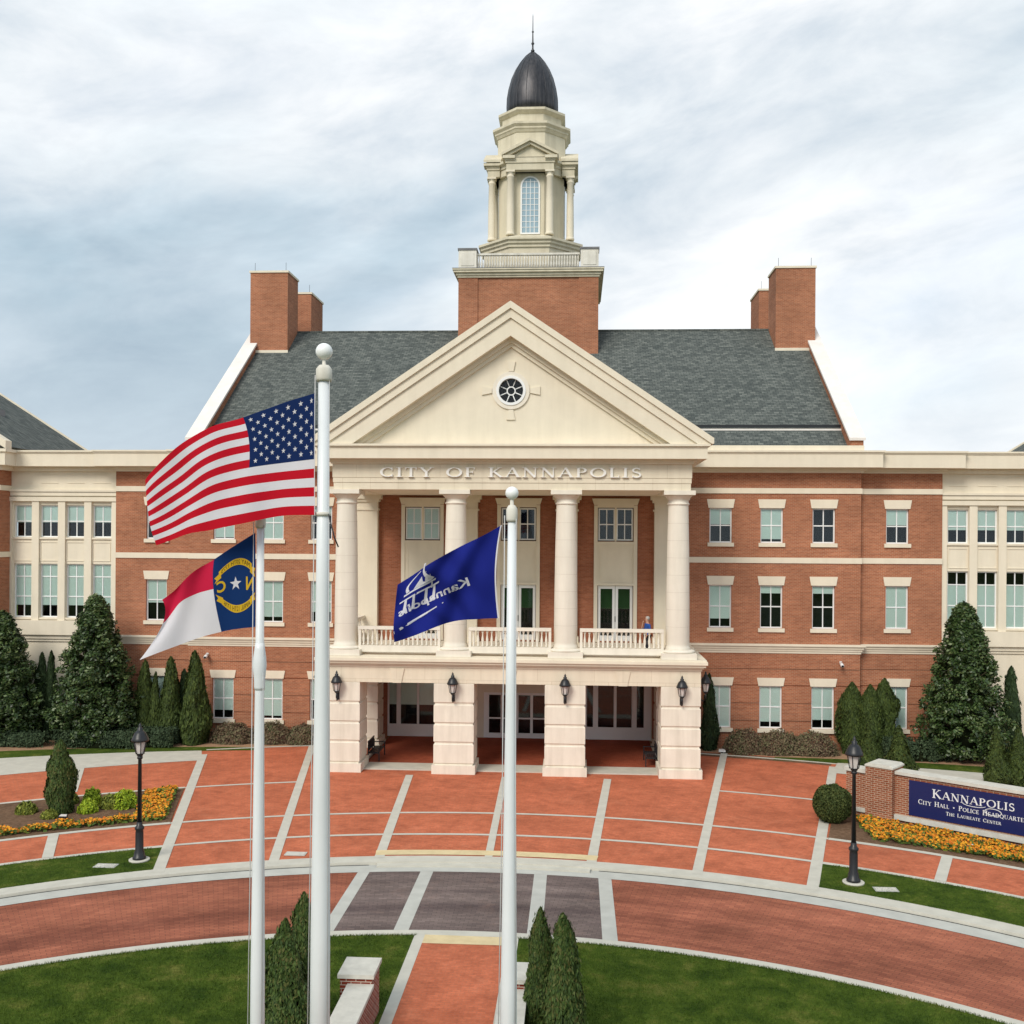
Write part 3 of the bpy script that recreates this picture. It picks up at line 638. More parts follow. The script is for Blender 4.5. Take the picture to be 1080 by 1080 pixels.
for s in (-1, 1):
    a, b = sorted((s * 7.0, s * 7.2)); MB().box(a, b, -5.4, -.02, -.1, .16).build('porch_kerb', M['concrete'], HALL)
# glazed fronts in the porch
def storefront(x, panes, z0, z1, xl, xr, extra=(), kind='storefront', blind=None):
    Y = 1.4; mb = MB(); xs = [xl] + [c for p in panes for c in p] + [xr]
    for a, b in zip(xs[::2], xs[1::2]): mb.box(x + a, x + b, Y - .08, Y, z0, z1)
    mb.box(x + xl, x + xr, Y - .08, Y, .06, z0); mb.box(x + xl, x + xr, Y - .08, Y, z1, z1 + .12)
    for a, b, c, d in extra: mb.box(x + a, x + b, Y - .07, Y - .004, c, d)
    o = mb.build(kind, M['white'], HALL)
    MB().box(x + xl + .03, x + xr - .03, Y - .045, Y - .04, z0, z1).build('pane', M['glass'], o)
    if blind: MB().box(x + xl, x + xr, Y + .1, Y + .11, blind, z1).build('blind', M['blind'], o)
    return o
storefront(-5.17, ((-1.9, -1.5), (-1.27, -.38), (-.26, .62), (.86, 1.3)), .72, 3.6, -2.03, 1.75, blind=1.75)
storefront(5.17, ((-1.5, -1.17), (-.9, -.06), (.09, .9), (1.17, 1.55)), .72, 3.6, -1.75, 1.93)
storefront(0., ((-1.62, -.98), (-.84, -.2), (-.02, .62), (.76, 1.4)), .32, 2.38, -1.9, 1.6, ((-1.62, 1.4, 1.08, 1.16),), 'entrance_doors')
facade(-7.2, 7.2, 0, 4.9, 1.36, [(-7.2, -3.42, 0, 3.72), (-1.9, 1.6, 0, 2.5), (3.42, 7.1, 0, 3.72)], .05).build('wall', M['stone'], HALL)
MB().box(-7.6, 7.6, 3.0, 3.1, 0, 4.9).build('porch_interior', M['room'], HALL)
# ---- columns
cm = MB(); cm.lathe([(.58, .36), (.60, .42), (.56, .52), (.535, .62), (.545, .66), (.535, 2.6), (.505, 5.0), (.46, 7.0), (.46, 7.02)], 32)
cap = MB(); cap.lathe([(.46, 7.02), (.50, 7.04), (.51, 7.08), (.50, 7.11), (.465, 7.13), (.465, 7.28), (.50, 7.30), (.53, 7.34), (.62, 7.44), (.67, 7.48)], 32); cap.box(-.71, .71, -.71, .71, 7.481, 7.68)
bs = MB(); bs.box(-.80, .80, -.80, .80, .0, .26); bs.lathe([(.76, .261), (.80, .30), (.79, .35), (.72, .38), (.60, .40)], 32)
M['joint'] = new_mat('stone joint', .9, (.62, .56, .47))
for k in range(1, 8):
    z = .66 + k * .79; R_ = (.545 - .01 * z / 2.6) if z <= 2.6 else (.535 - .0125 * (z - 2.6) if z < 5 else .505 - .0225 * (z - 5))
    cm.lathe([(R_ - .01, z - .008), (R_ + .004, z - .006), (R_ + .004, z + .006), (R_ - .01, z + .008)], 32, mi=1, cap=False)
mcol = cm.mesh('column', [M['column'], M['joint']]); mcap = cap.mesh('capital', M['column']); mbs = bs.mesh('column_base', M['column'])
CX4 = (-7.72, -2.57, 2.57, 7.72)
for x in CX4:
    o = link('column', mcol, HALL, (x, -6.58, 5.425)); link('capital', mcap, o); link('column_base', mbs, o)
# balustrade: three bays and two sides
bal = MB().lathe([(.055, 0), (.055, .07), (.03, .09), (.062, .24), (.062, .32), (.03, .52), (.035, .62), (.055, .65), (.055, .73)], 8).mesh('baluster', M['column'])
def balustrade(xa, xb, y, n):
    o = MB().box(xa, xb, y - .12, y + .12, 6.60, 6.75).box(xa, xb, y - .13, y + .13, 5.56, 5.86).box(xa, xa + .12, y - .1, y + .1, 5.862, 6.598).box(xb - .12, xb, y - .1, y + .1, 5.862, 6.598)
    o = o.build('balustrade', M['column'], HALL)
    for k in range(n): link('baluster', bal, o, (xa + .12 + (xb - xa - .24) * (k + .5) / n, y, 5.864))
for k in range(3): balustrade(CX4[k] + .66, CX4[k + 1] - .66, -6.85, 17)
for s in (-1, 1):
    x = s * 8.2
    o = MB().box(x - .12, x + .12, -5.9, -.45, 6.60, 6.75).box(x - .13, x + .13, -5.9, -.45, 5.44, 5.86).build('balustrade', M['column'], HALL)
    m2 = MB()
    for k in range(11): m2.lathe([(.055, 5.862), (.06, 6.1), (.035, 6.4), (.05, 6.598)], 8, x, -5.6 + k * .46)
    m2.build('baluster_row', M['column'], o)
# ---- entablature and pediment
HW = 8.22; en = MB()
def ent(z0, z1, p, yb=None):
    en.box(-HW - p, HW + p, FY + .02 - p, FY + 1.15 if yb is None else yb, z0, z1)
    for s in (-1, 1): a, b = sorted((s * (HW - 1.1), s * (HW + p))); en.box(a, b, FY + 1.15, -.02, z0, z1)
ent(13.11, 13.43, 0); ent(13.43, 13.66, .03); ent(13.66, 14.30, .05)
en.build('entablature', M['stone_j'], HALL)
co = MB()
for z0, z1, p in ((14.30, 14.40, .12), (14.40, 14.50, .24), (14.50, 15.0, .66), (15.0, 15.06, .70), (15.06, 15.16, .78)): co.box(-HW - p, HW + p, FY - p, -.5, z0, z1)
co.build('cornice', M['stone'], HALL)
MB().box(-7.1, 7.1, FY + 1.16, -.02, 13.12, 13.3).build('portico_ceiling', M['stone'], HALL)
word(None, 'CITY OF KANNAPOLIS', -6.03, 13.68, .44, 12.02, FY - .03, .10, each=lambda m_: m_.build('letter', M['letter'], HALL))
AP, HB = 21.62, 9.15; sl = (AP - 15.42) / HB
def rake(mb, top, thick, y0, y1, half, z_end=15.165):
    half = min(half, (AP - top - z_end) / sl)
    for s in (-1, 1):
        P = [(0, AP - top), (s * half, AP - top - sl * half), (s * half, max(z_end, AP - top - thick - sl * half)), ]
        lowx = min(half, (AP - top - thick - z_end) / sl)
        P += [(s * lowx, z_end)] if lowx < half else []
        P += [(0, AP - top - thick)]
        mb.prism(P if s > 0 else P[::-1], y0, y1, 'y')
rk = MB(); rake(rk, 0, .32, FY - .80, -.5, HB); rake(rk, .32, .42, FY - .70, -.5, HB - .05); rake(rk, .742, .80, FY - .60, -.5, HB - .3); rake(rk, 1.545, .22, FY - .22, -1, HB - .5); rake(rk, 1.767, .20, FY - .10, -1, HB - .6)
rk.build('raking_cornice', M['stone'], HALL)
ty = MB(); zt = AP - 1.7; hb = (zt - 15.1) / sl; 
# tympanum with a round opening: fan of quads round the oculus
OC = (0., 17.66); n = 48; ring1 = []; outer = []
for k in range(n):
    a = 2 * pi * k / n; dx, dz = cos(a), sin(a); ring1.append((OC[0] + .62 * dx, OC[1] + .62 * dz)); best = 1e9
    if dz < -1e-6: best = min(best, (15.1 - OC[1]) / dz)
    for s in (-1, 1):
        den = dz + s * sl * dx
        if den > 1e-6: best = min(best, (zt - OC[1] - s * sl * OC[0]) / den)
    outer.append((OC[0] + best * dx, OC[1] + best * dz))
vs = [(x, FY + .02, z) for x, z in ring1 + outer] + [(x, FY + .35, z) for x, z in ring1]
ty.add(vs, [(k, (k + 1) % n, n + (k + 1) % n, n + k) for k in range(n)] + [(k, 2 * n + k, 2 * n + (k + 1) % n, (k + 1) % n) for k in range(n)])
for s in (-1, 1): ty.add([(s * hb, FY + .04, 15.1), (s * (hb - 4.), FY + .04, 15.1), (s * (hb - 4.), FY + .04, 15.1 + sl * 4.)], [(0, 1, 2)])
ty.build('tympanum', M['stone'], HALL)
oc = MB()
def xring(mb, r0, r1, y0, y1, c, n=40, mi=0):
    v = []
    for r, y in ((r0, y0), (r1, y0), (r1, y1), (r0, y1)): v += [(c[0] + r * cos(2 * pi * k / n), y, c[1] + r * sin(2 * pi * k / n)) for k in range(n)]
    mb.add(v, [(j * n + k, j * n + (k + 1) % n, ((j + 1) % 4) * n + (k + 1) % n, ((j + 1) % 4) * n + k) for j in range(4) for k in range(n)], mi, False)
xring(oc, .66, .86, FY - .06, FY + .1, OC, mi=1); xring(oc, .56, .68, FY - .10, FY + .2, OC)
xring(oc, .16, .21, FY + .1, FY + .16, OC, 20)
for k in range(8):
    a = pi / 8 + k * pi / 4; a0 = Vector((OC[0] + .2 * cos(a), FY + .13, OC[1] + .2 * sin(a))); a1 = Vector((OC[0] + .58 * cos(a), FY + .13, OC[1] + .58 * sin(a))); oc.tube([a0, a1], .025, 6)
o = oc.build('round_window', [M['sashwhite'], M['column']], HALL)
g = MB(); g.add([(OC[0] + .56 * cos(2 * pi * k / 32), FY + .17, OC[1] + .56 * sin(2 * pi * k / 32)) for k in range(32)], [tuple(range(32))]); g.build('pane', M['glass'], o)
g = MB(); g.box(-.8, .8, FY + .5, FY + .55, 16.9, 18.4); g.build('room_backdrop', M['room'], o)
for k in range(4):
    a = k * pi / 2; c, s_ = cos(a), sin(a); tr = lambda u, v: (OC[0] + u * c - v * s_, OC[1] + u * s_ + v * c)
    MB().prism([tr(.88, -.11), tr(1.34, -.20), tr(1.34, .20), tr(.88, .11)][::-1], FY - .05, FY + .018, 'y').build('keystone', M['stone'], HALL)
# gabled roof running back from the pediment
r = MB(); 
for s in (-1, 1):
    x1 = HB - .2; zf = lambda x: AP + .03 - sl * x
    r.add([(0, FY - .4, zf(0)), (s * x1, FY - .4, zf(x1)), (s * x1, 1.2, zf(x1)), (0, 9.5, zf(0))], [(0, 1, 2, 3)])
r.build('portico_roof', M['shingle'], HALL)
# ---- tower
TC = 13.2; TH = 4.3
t = MB().box(-TH + .07, TH - .07, TC - TH + .07, TC + TH - .07, 20, 26.9)
for sx in (-1, 1):
    for sy in (-1, 1): a, b = sorted((sx * (TH - 1.2), sx * TH)); c, d = sorted((TC + sy * (TH - 1.2), TC + sy * TH)); t.box(a, b, c, d, 20, 26.88)
TW = t.build('tower', BR, HALL)
c = MB()
for z0, z1, p in ((26.86, 26.98, .06), (26.98, 27.14, .14), (27.14, 27.28, .28), (27.28, 27.36, .34)): c.box(-TH - p, TH + p, TC - TH - p, TC + TH + p, z0, z1)
c.build('tower_cornice', M['towerstone'], TW)
c = MB().box(-TH - .35, TH + .35, TC - TH - .35, TC + TH + .35, 27.361, 27.40); c.build('lead_flashing', M['leadcap'], TW)
for sx in (-1, 1):
    for sy in (-1, 1):
        x, y = sx * (TH - .55), TC + sy * (TH - .55)
        MB().box(x - .55, x + .55, y - .55, y + .55, 27.40, 28.56).box(x - .4, x + .4, y - .58, y - .551, 27.6, 28.4).build('corner_pedestal', M['towerwhite'], TW)
        MB().box(x - .60, x + .60, y - .60, y + .60, 28.562, 28.68).build('pedestal_cap', M['leadcap'], TW)
yb = TC - TH + .35
tb = MB().box(-3.15, 3.15, yb - .1, yb + .1, 28.30, 28.42).box(-3.15, 3.15, yb - .1, yb + .1, 27.40, 27.52).build('tower_balustrade', M['towerwhite'], TW)
b1 = MB().lathe([(.05, 0), (.07, .25), (.035, .5), (.055, .78)], 6)
bm1 = b1.mesh('baluster', M['towerwhite'])
# balusters are grandchildren of the hall: they hang on the tower
for k in range(38): link('baluster', bm1, TW, (-3.05 + 6.1 * k / 37, yb, 27.521))
sd = MB()
for s in (-1, 1):
    x = s * (TH - .35); sd.box(x - .1, x + .1, TC - 3.15, TC + 3.15, 28.30, 28.42); sd.box(x - .1, x + .1, TC - 3.15, TC + 3.15, 27.40, 27.52)
    for k in range(30): sd.lathe([(.035, 27.521), (.055, 27.75), (.03, 28.0), (.045, 28.299)], 6, x, TC - 3.05 + 6.1 * k / 29)
sd.build('side_balustrade', M['towerwhite'], TW)
ts = M['towerstone']
L = MB(); L.octo([(2.98, 27.38), (2.98, 29.05), (3.08, 29.08), (3.08, 29.22), (3.2, 29.3), (3.2, 29.42), (3.34, 29.5), (3.34, 29.64), (2.3, 30.02)], 0, TC)
L.build('lantern_base', ts, TW)
L = MB(); L.octo([(2.10, 29.9), (2.10, 34.0)], 0, TC); 
L.octo([(2.34, 34.0), (2.34, 34.4), (2.42, 34.44), (2.42, 34.6), (2.62, 34.7), (2.62, 34.86), (2.2, 34.94)], 0, TC)
L.octo([(2.17, 34.3), (2.17, 36.7)], 0, TC); L.octo([(2.22, 36.6), (2.3, 36.74), (2.36, 36.8), (2.36, 36.9), (2.50, 37.04), (2.50, 37.18), (1.95, 37.32)], 0, TC)
L.octo([(1.90, 37.2), (1.90, 37.85), (1.98, 37.9), (2.15, 38.05), (2.15, 38.2), (1.6, 38.33)], 0, TC)
L.build('lantern', ts, TW)
# four little porches with columns, entablature and pediment
pc = MB().lathe([(.27, 0), (.27, .1), (.235, .14), (.23, .2), (.225, 1.6), (.195, 3.2), (.23, 3.24), (.23, 3.3), (.20, 3.33), (.2, 3.4), (.26, 3.48)], 20); pc.box(-.28, .28, -.28, .28, 3.481, 3.58)
pcm = pc.mesh('lantern_column', M['stone'])
def arch_poly(w, z0, z1, n=14):
    zc = z1 - w; return [(-w, z0), (w, z0)] + [(w * cos(pi * k / n), zc + w * sin(pi * k / n)) for k in range(n + 1)]
for q in range(4):
    A = q * pi / 2; ca, sa = cos(A), sin(A)
    def pl(x, y): return (x * ca - y * sa, TC + x * sa + y * ca)
    for x in (-1.24, 1.24):
        X, Y = pl(x, -2.52); link('lantern_column', pcm, TW, (X, Y, 29.95), A).scale = (1.02, 1.02, 4.045 / 3.58)
    e = MB(); e.box(-1.5, 1.5, -2.78, -2.0, 34.0, 34.42); e.box(-1.56, 1.56, -2.84, -2.0, 34.422, 34.56); 
    for x in (-1, 1): a, b = sorted((x * .95, x * 1.6)); e.box(a, b, -2.90, -2.0, 34.562, 34.66); a, b = sorted((x * .95, x * 1.72)); e.box(a, b, -3.02, -2.0, 34.662, 34.84)
    e.box(-.95, .95, -2.8, -2.0, 34.562, 34.76); e.prism([(-1.4, 34.76), (1.4, 34.76), (0, 35.62)], -2.62, -1.9, 'y')
    for x in (-1, 1):
        P = [(0, 35.76), (x * 1.78, 34.86), (x * 1.78, 35.02), (0, 35.95)]; e.prism(P if x > 0 else P[::-1], -3.02, -1.9, 'y')
        P = [(0, 35.58), (x * 1.5, 34.80), (x * 1.6, 34.92), (0, 35.758)]; e.prism(P if x > 0 else P[::-1], -2.86, -1.9, 'y')
    e.build('lantern_pediment', ts, TW, (0, TC, 0), A)
    w = MB(); o_ = arch_poly(.62, 30.12, 33.8); i_ = arch_poly(.52, 30.22, 33.7)
    nn = len(o_); w.add([(x, -2.17, z) for x, z in o_ + i_] + [(x, -2.08, z) for x, z in o_ + i_], [(k, (k + 1) % nn, nn + (k + 1) % nn, nn + k) for k in range(nn)] + [(k, 2 * nn + k, 2 * nn + (k + 1) % nn, (k + 1) % nn) for k in range(nn)])
    for x in (-.26, 0, .26): w.box(x - .02, x + .02, -2.15, -2.10, 30.2, 33.62 if x == 0 else 33.5)
    for k in range(9): w.box(-.53, .53, -2.147, -2.102, 30.55 + k * .36, 30.58 + k * .36)
    ow = w.build('arched_window', M['sashwhite'], TW, (0, TC, 0), A)
    # its glass: opaque panes with sky light put into their blue, kept at part level under the tower
    M.setdefault('lightglass', new_mat('sky lit lantern glass', .12, (.30, .42, .50)))
    gp = MB(); gp.prism(arch_poly(.53, 30.2, 33.7), -2.125, -2.115, 'y'); gp.build('arched_pane', M['lightglass'], TW, (0, TC, 0), A)
D = MB(); prof = [(1.66, 38.25), (1.69, 38.9), (1.67, 39.5), (1.57, 40.1), (1.38, 40.8), (1.12, 41.4), (.82, 41.9), (.5, 42.3), (.22, 42.55), (.06, 42.66)]
D.lathe(prof, 32, 0, TC)
for k in range(16):
    a = 2 * pi * (k + .5) / 16; D.tube([(r * cos(a), TC + r * sin(a), z) for r, z in prof], .022, 5)
D.build('dome', M['copper'], TW)
MB().lathe([(.1, 42.6), (.13, 42.75), (.06, 42.85), (.05, 43.1), (.11, 43.2), (.05, 43.32), (.035, 43.9), (.075, 43.98), (.03, 44.06), (.02, 45.0), (.004, 45.15)], 10, 0, TC).build('finial', M['black'], TW)

# ================================================================== small fittings on the hall
def lantern_parts(root, z=0., s=1., y=0.):
    b = MB(); b.lathe([(.07 * s, z), (.12 * s, z + .05 * s), (.12 * s, z + .09 * s), (.16 * s, z + .12 * s)], 8, 0, y, smooth=False)
    for k in range(6):
        a = 2 * pi * k / 6; b.tube([(.15 * s * cos(a), y + .15 * s * sin(a), z + .1 * s), (.23 * s * cos(a), y + .23 * s * sin(a), z + .56 * s)], .016 * s, 5)
    b.build('lamp_cage', M['black'], root)
    MB().lathe([(.12 * s, z + .12 * s), (.20 * s, z + .54 * s)], 6, 0, y, smooth=False).build('lamp_glass', M['lampglass'], root)
    MB().lathe([(.30 * s, z + .55 * s), (.31 * s, z + .60 * s), (.27 * s, z + .68 * s), (.20 * s, z + .84 * s), (.12 * s, z + .92 * s), (.09 * s, z + .93 * s), (.10 * s, z + 1.02 * s), (.05 * s, z + 1.04 * s), (.06 * s, z + 1.10 * s), (.01, z + 1.2 * s)], 12, 0, y).build('lamp_cap', M['black'], root)
def wall_lantern(x, y, z, rz, label):
    r = empty('wall_lantern', (x, y, z), label, 'wall lantern', 'black lanterns on the porch piers', rz)
    MB().box(-.07, .07, -.05, .0, -.42, .0).tube([(0, -.03, -.35), (0, -.2, -.42), (0, -.3, -.3), (0, -.3, -.05)], .035, 8).build('bracket', M['black'], r)
    lantern_parts(r, -.08, .86, -.30); return r
for x, lb in zip((-7.95, -2.57, 2.57, 7.85), ('black wall lantern on the stone pier just right of the tall flagpole', 'black wall lantern on the pier below the blue city flag', 'black wall lantern on the pier right of the entrance doors', 'black wall lantern on the front of the rightmost porch pier')):
    wall_lantern(x, FY - .0, 3.78, 0, lb)
wall_lantern(-8.74, -6.4, 3.85, -pi / 2, 'black wall lantern on the left porch pier\'s outer side, behind the tall flagpole')
wall_lantern(8.74, -6.4, 3.85, pi / 2, 'black wall lantern on the outer side of the right porch pier, before the narrow conifer')
for x, lb in ((-16.7, 'small white security camera on the brick wall above the left conifers'), (16.75, 'small white security camera on the brick wall right of the portico')):
    c = empty('security_camera', (x, -.02, 4.48), lb, 'camera', 'white cameras on the brick wings')
    MB().box(-.06, .06, -.05, .02, -.02, .12).tube([(0, -.04, .05), (0, -.2, .0)], .03).build('bracket', M['camwhite'], c)
    MB().tube([(0, -.1, .02), (0, -.42, -.08)], .085, 10).build('housing', M['camwhite'], c)
    MB().tube([(0, -.42, -.08), (0, -.44, -.087)], .06, 10).build('lens', M['black'], c)
def bench(x, rz, lb):
    b = empty('bench', (x, -4.35, .055), lb, 'bench', 'black metal benches under the porch', rz)
    s = MB(); 
    for k in range(6): s.box(-.75, .75, -.27 + k * .09, -.20 + k * .09, .43, .46)
    s.build('seat', M['black'], b)
    s = MB()
    for k in range(14): s.box(-.72 + k * .108, -.69 + k * .108, .27, .30, .46, .92)
    s.box(-.75, .75, .26, .31, .9, .96); s.build('backrest', M['black'], b)
    for x2 in (-.75, .75):
        MB().box(x2 - .03, x2 + .03, -.28, -.23, 0, .66).box(x2 - .03, x2 + .03, .25, .30, 0, .8).box(x2 - .035, x2 + .035, -.3, .3, .64, .68).box(x2 - .03, x2 + .03, -.25, .28, .38, .43).build('leg', M['black'], b)
bench(-6.66, pi / 2, 'black metal bench at the left side of the porch, behind the first pier')
bench(6.66, -pi / 2, 'black metal bench at the right side of the porch, behind the last pier')

# ================================================================== street lamps, flagpoles
def street_lamp(x, y, H, label):
    r = empty('street_lamp', (x, y, .016), label, 'street lamp', 'black post lamps beside the sidewalk')
    MB().lathe([(.34, 0), (.34, .05), (.32, .06)], 24).build('footing', M['concrete'], r)
    MB().lathe([(.22, .061), (.22, .13), (.18, .16), (.165, .30), (.135, .36), (.13, .95), (.12, 1.02), (.155, 1.06), (.155, 1.12), (.10, 1.18), (.09, 1.3)], 16).build('base', M['black'], r)
    MB().lathe([(.078, 1.28), (.058, H - 1.22), (.09, H - 1.2), (.09, H - 1.14), (.06, H - 1.1)], 12).build('post', M['black'], r)
    lantern_parts(r, H - 1.13, .94)
street_lamp(-11.55, -20.8, 4.62, 'black street lamp with lit-white glass on the left lawn strip'.replace('lit-white', 'frosted')); street_lamp(11.9, -21.2, 4.68, 'black street lamp on the right lawn strip before the sign wall')
def flagpole(x, y, H, r0, r1, ball, label, extra=None):
    r = empty('flagpole', (x, y, 0), label, 'flagpole', 'white flagpoles before the city hall')
    MB().lathe([(r0 * 2.4, 0), (r0 * 2.3, .08), (r0 * 1.5, .2), (r0 * 1.2, .3)], 24).build('flash_collar', M['polewhite'], r)
    p = MB(); p.lathe([(r0 * 1.08, .0), (r0, H * .35), (r0 * .3 + r1 * .7, H * .75), (r1, H)], 24); p.build('pole', M['polewhite'], r)
    if ball:
        t_ = MB(); t_.lathe([(r1 * 1.3, H), (r1 * 1.45, H + .04), (r1 * 1.45, H + .2), (r1 * .9, H + .26), (.03, H + .27), (.03, H + .36)], 20); t_.build('truck', M['towerwhite'], r)
        MB().sphere((0, 0, H + .36 + ball * .9), ball, 24).build('finial_ball', M['white'], r)
    hy = MB(); hy.tube([(-r1 - .05, -.02, H + .1), (-r1 - .06, -.03, H * .6), (-r0 - .05, -.03, 1.5)], .008, 5); hy.tube([(r1 + .01, -.05, H + .05), (r0 - .01, -.09, 1.5)], .007, 5); hy.build('halyard', M['rope'], r)
    if extra: extra(r)
    return r
def joint(r): MB().lathe([(.080, 8.45), (.088, 8.5), (.090, 8.62), (.100, 8.72), (.112, 8.85), (.104, 8.98), (.085, 9.12), (.072, 9.22)], 20).build('pole_joint', M['polewhite'], r)
def band(r): MB().lathe([(.12, 11.3), (.125, 11.3), (.125, 11.36), (.12, 11.36)], 20).build('clamp', M['towerwhite'], r); MB().tube([(.1, -.06, 11.33), (.2, -.06, 10.95), (.26, -.04, 10.8)], .012, 5).build('cleat_line', M['black'], r)
flagpole(-1.04, -38.5, 13.45, .155, .088, .135, 'tallest white flagpole, carrying the stars and stripes', band)
flagpole(1.99, -38.5, 11.22, .128, .062, .105, 'right white flagpole with ball top, carrying the blue city flag')
flagpole(-2.15, -38.2, 11.1, .115, .058, .09, 'left white flagpole with a bulging joint, carrying the state flag', joint)

# ================================================================== flags: cloth surfaces F(u, v), u along the fly, v down the hoist
US_G = [[(-1.15, 13.25), (-1.68, 13.09), (-2.28, 12.87), (-2.83, 12.67), (-3.4, 12.34), (-3.93, 11.86)], [(-1.15, 12.2), (-1.65, 12.14), (-2.16, 12.06), (-2.7, 11.92), (-3.29, 11.6), (-3.86, 11.27)], [(-1.14, 11.31), (-1.7, 11.29), (-2.31, 11.16), (-2.8, 11.06), (-3.26, 10.98), (-3.72, 10.81)]]
NC_G = [[(-2.23, 11.02), (-2.57, 10.81), (-2.9, 10.58), (-3.15, 10.41), (-3.49, 10.13), (-3.77, 9.91)], [(-2.22, 10.17), (-2.54, 10.19), (-2.88, 10.1), (-3.2, 10.01), (-3.49, 9.85), (-3.74, 9.53)], [(-2.22, 9.48), (-2.5, 9.45), (-2.76, 9.4), (-3.16, 9.29), (-3.59, 9.13), (-4.06, 8.94)]]
CT_G = [[(1.83, 11.17), (1.54, 11.0), (1.23, 10.85), (0.87, 10.65), (0.51, 10.43), (0.18, 10.21)], [(1.75, 10.46), (1.42, 10.37), (1.12, 10.26), (0.78, 10.09), (0.44, 9.92), (0.16, 9.75)], [(1.8, 9.69), (1.46, 9.68), (1.12, 9.64), (0.81, 9.55), (0.41, 9.39), (0.14, 9.3)]]
def surf(G, Y, wave, vm=.5):
    G = np.array(G); k = np.linspace(0, 1, G.shape[1])
    def F(u, v):
        s = min(max(u, 0), 1) * (len(k) - 1); i = min(int(s), len(k) - 2); t = s - i
        def cr(row):
            p = [row[max(i - 1, 0)], row[i], row[i + 1], row[min(i + 2, len(k) - 1)]]
            return .5 * ((2 * p[1]) + (p[2] - p[0]) * t + (2 * p[0] - 5 * p[1] + 4 * p[2] - p[3]) * t * t + (3 * p[1] - p[0] - 3 * p[2] + p[3]) * t ** 3)
        a, b, c = cr(G[0]), cr(G[1]), cr(G[2])
        la = (v - vm) * (v - 1) / (vm); lb = v * (v - 1) / (vm * (vm - 1)); lc = v * (v - vm) / (1 - vm)
        q = a * la + b * lb + c * lc; return Vector((q[0], Y + wave(u, v), q[1]))
    return F
def offs(F, u, v, d):
    e = .004; p = F(u, v); n = (F(u + e, v) - F(u - e, v)).cross(F(u, v + e) - F(u, v - e)).normalized(); return p + n * d
def sheet(mb, F, us, vs, mfun, th=.002):
    nu, nv = len(us), len(vs); o = len(mb.v)
    for side in (1, -1):
        vv = [offs(F, u, v, side * th) for v in vs for u in us]; fs = []
        b = len(mb.v); mb.v += [tuple(p) for p in vv]
        for j in range(nv - 1):
            for i in range(nu - 1):
                q = (b + j * nu + i, b + j * nu + i + 1, b + (j + 1) * nu + i + 1, b + (j + 1) * nu + i)
                mb.f.append(q if side > 0 else q[::-1]); mb.m.append(mfun((us[i] + us[i + 1]) / 2, (vs[j] + vs[j + 1]) / 2)); mb.sm.append(True)
def decal(mb, F, polys, mi, d=.005, sides=(1, -1)):       # stitched shapes on both faces
    for side in sides:
        for P in polys:
            b = len(mb.v); mb.v += [tuple(offs(F, u, v, side * d)) for u, v in P]; mb.f.append(tuple(range(b, b + len(P)))); mb.m.append(mi); mb.sm.append(False)
def star(u, v, ru, rv, rot=0):
    pts = [(u + (ru if k % 2 == 0 else ru * .4) * sin(pi * k / 5 + rot), v - (rv if k % 2 == 0 else rv * .4) * cos(pi * k / 5 + rot)) for k in range(10)]
    return [[(u, v), pts[k], pts[(k + 1) % 10]] for k in range(10)]
# stars and stripes
wv = lambda u, v: .16 * u * sin(7.5 * u + 1.2 * v) + .035 * u * sin(19 * u - 3 * v) - .10 * u + .012 * sin(31 * u + 7 * v) * min(1, 3 * u)
F = surf(US_G, -38.62, wv, .538)
mb = MB(); us = list(np.concatenate([np.linspace(0, .41, 18), np.linspace(.41, 1, 26)[1:]])); vs = list(np.linspace(0, 1, 40))
sheet(mb, F, us, vs, lambda u, v: 2 if (u < .41 and v < 7 / 13) else (0 if int(v * 13) % 2 == 0 else 1))
st = []
for r in range(9):
    for c in range(6 if r % 2 == 0 else 5):
        st += star((.41 / 12) * (2 * c + 1 + (r % 2)), (7 / 13) * (r + 1) / 10, .0135, .026)
decal(mb, F, st, 1); decal(mb, F, [[(0, i / 12), (.008, i / 12), (.008, (i + 1) / 12), (0, (i + 1) / 12)] for i in range(12)], 1, .004)
o = mb.build('flag', [M['fred'], M['fwhite'], M['fnavy']]); tag(o, 'stars and stripes flag flying left from the tallest flagpole', 'flag', 'flags on the flagpoles')
# state flag
wv = lambda u, v: .14 * u * sin(8 * u + 2.5 * v) + .05 * u * sin(17 * u - 4 * v) - .12 * u
F = surf(NC_G, -38.22, wv); mb = MB(); us = list(np.concatenate([np.linspace(0, .40, 14), np.linspace(.40, 1, 22)[1:]])); vs = list(np.linspace(0, 1, 31))
sheet(mb, F, us, vs, lambda u, v: 0 if u < .40 else (1 if v < .5 else 2))
def band_poly(c, r0, r1, a0, a1, n=12):
    P = []
    for i in range(n):
        A, B = rad(a0 + (a1 - a0) * i / n), rad(a0 + (a1 - a0) * (i + 1) / n)
        P.append([(c[0] + r0[0] * cos(A), c[1] - r0[1] * sin(A)), (c[0] + r0[0] * cos(B), c[1] - r0[1] * sin(B)), (c[0] + r1[0] * cos(B), c[1] - r1[1] * sin(B)), (c[0] + r1[0] * cos(A), c[1] - r1[1] * sin(A))])
    return P
C0 = (.175, .5)
BU = lambda x: .19 + .09 * x * x; BL_ = lambda x: .83 - .12 * x * x; KU = 1.17; sc_ = lambda PP: [[(u * KU, v) for u, v in q] for q in PP]
def ribbon(f, w, n=14): return [[(.17 + .125 * a, f(a)), (.17 + .125 * b, f(b)), (.17 + .125 * b, f(b) + w), (.17 + .125 * a, f(a) + w)] for a, b in [(-1 + 2 * i / n, -1 + 2 * (i + 1) / n) for i in range(n)]]
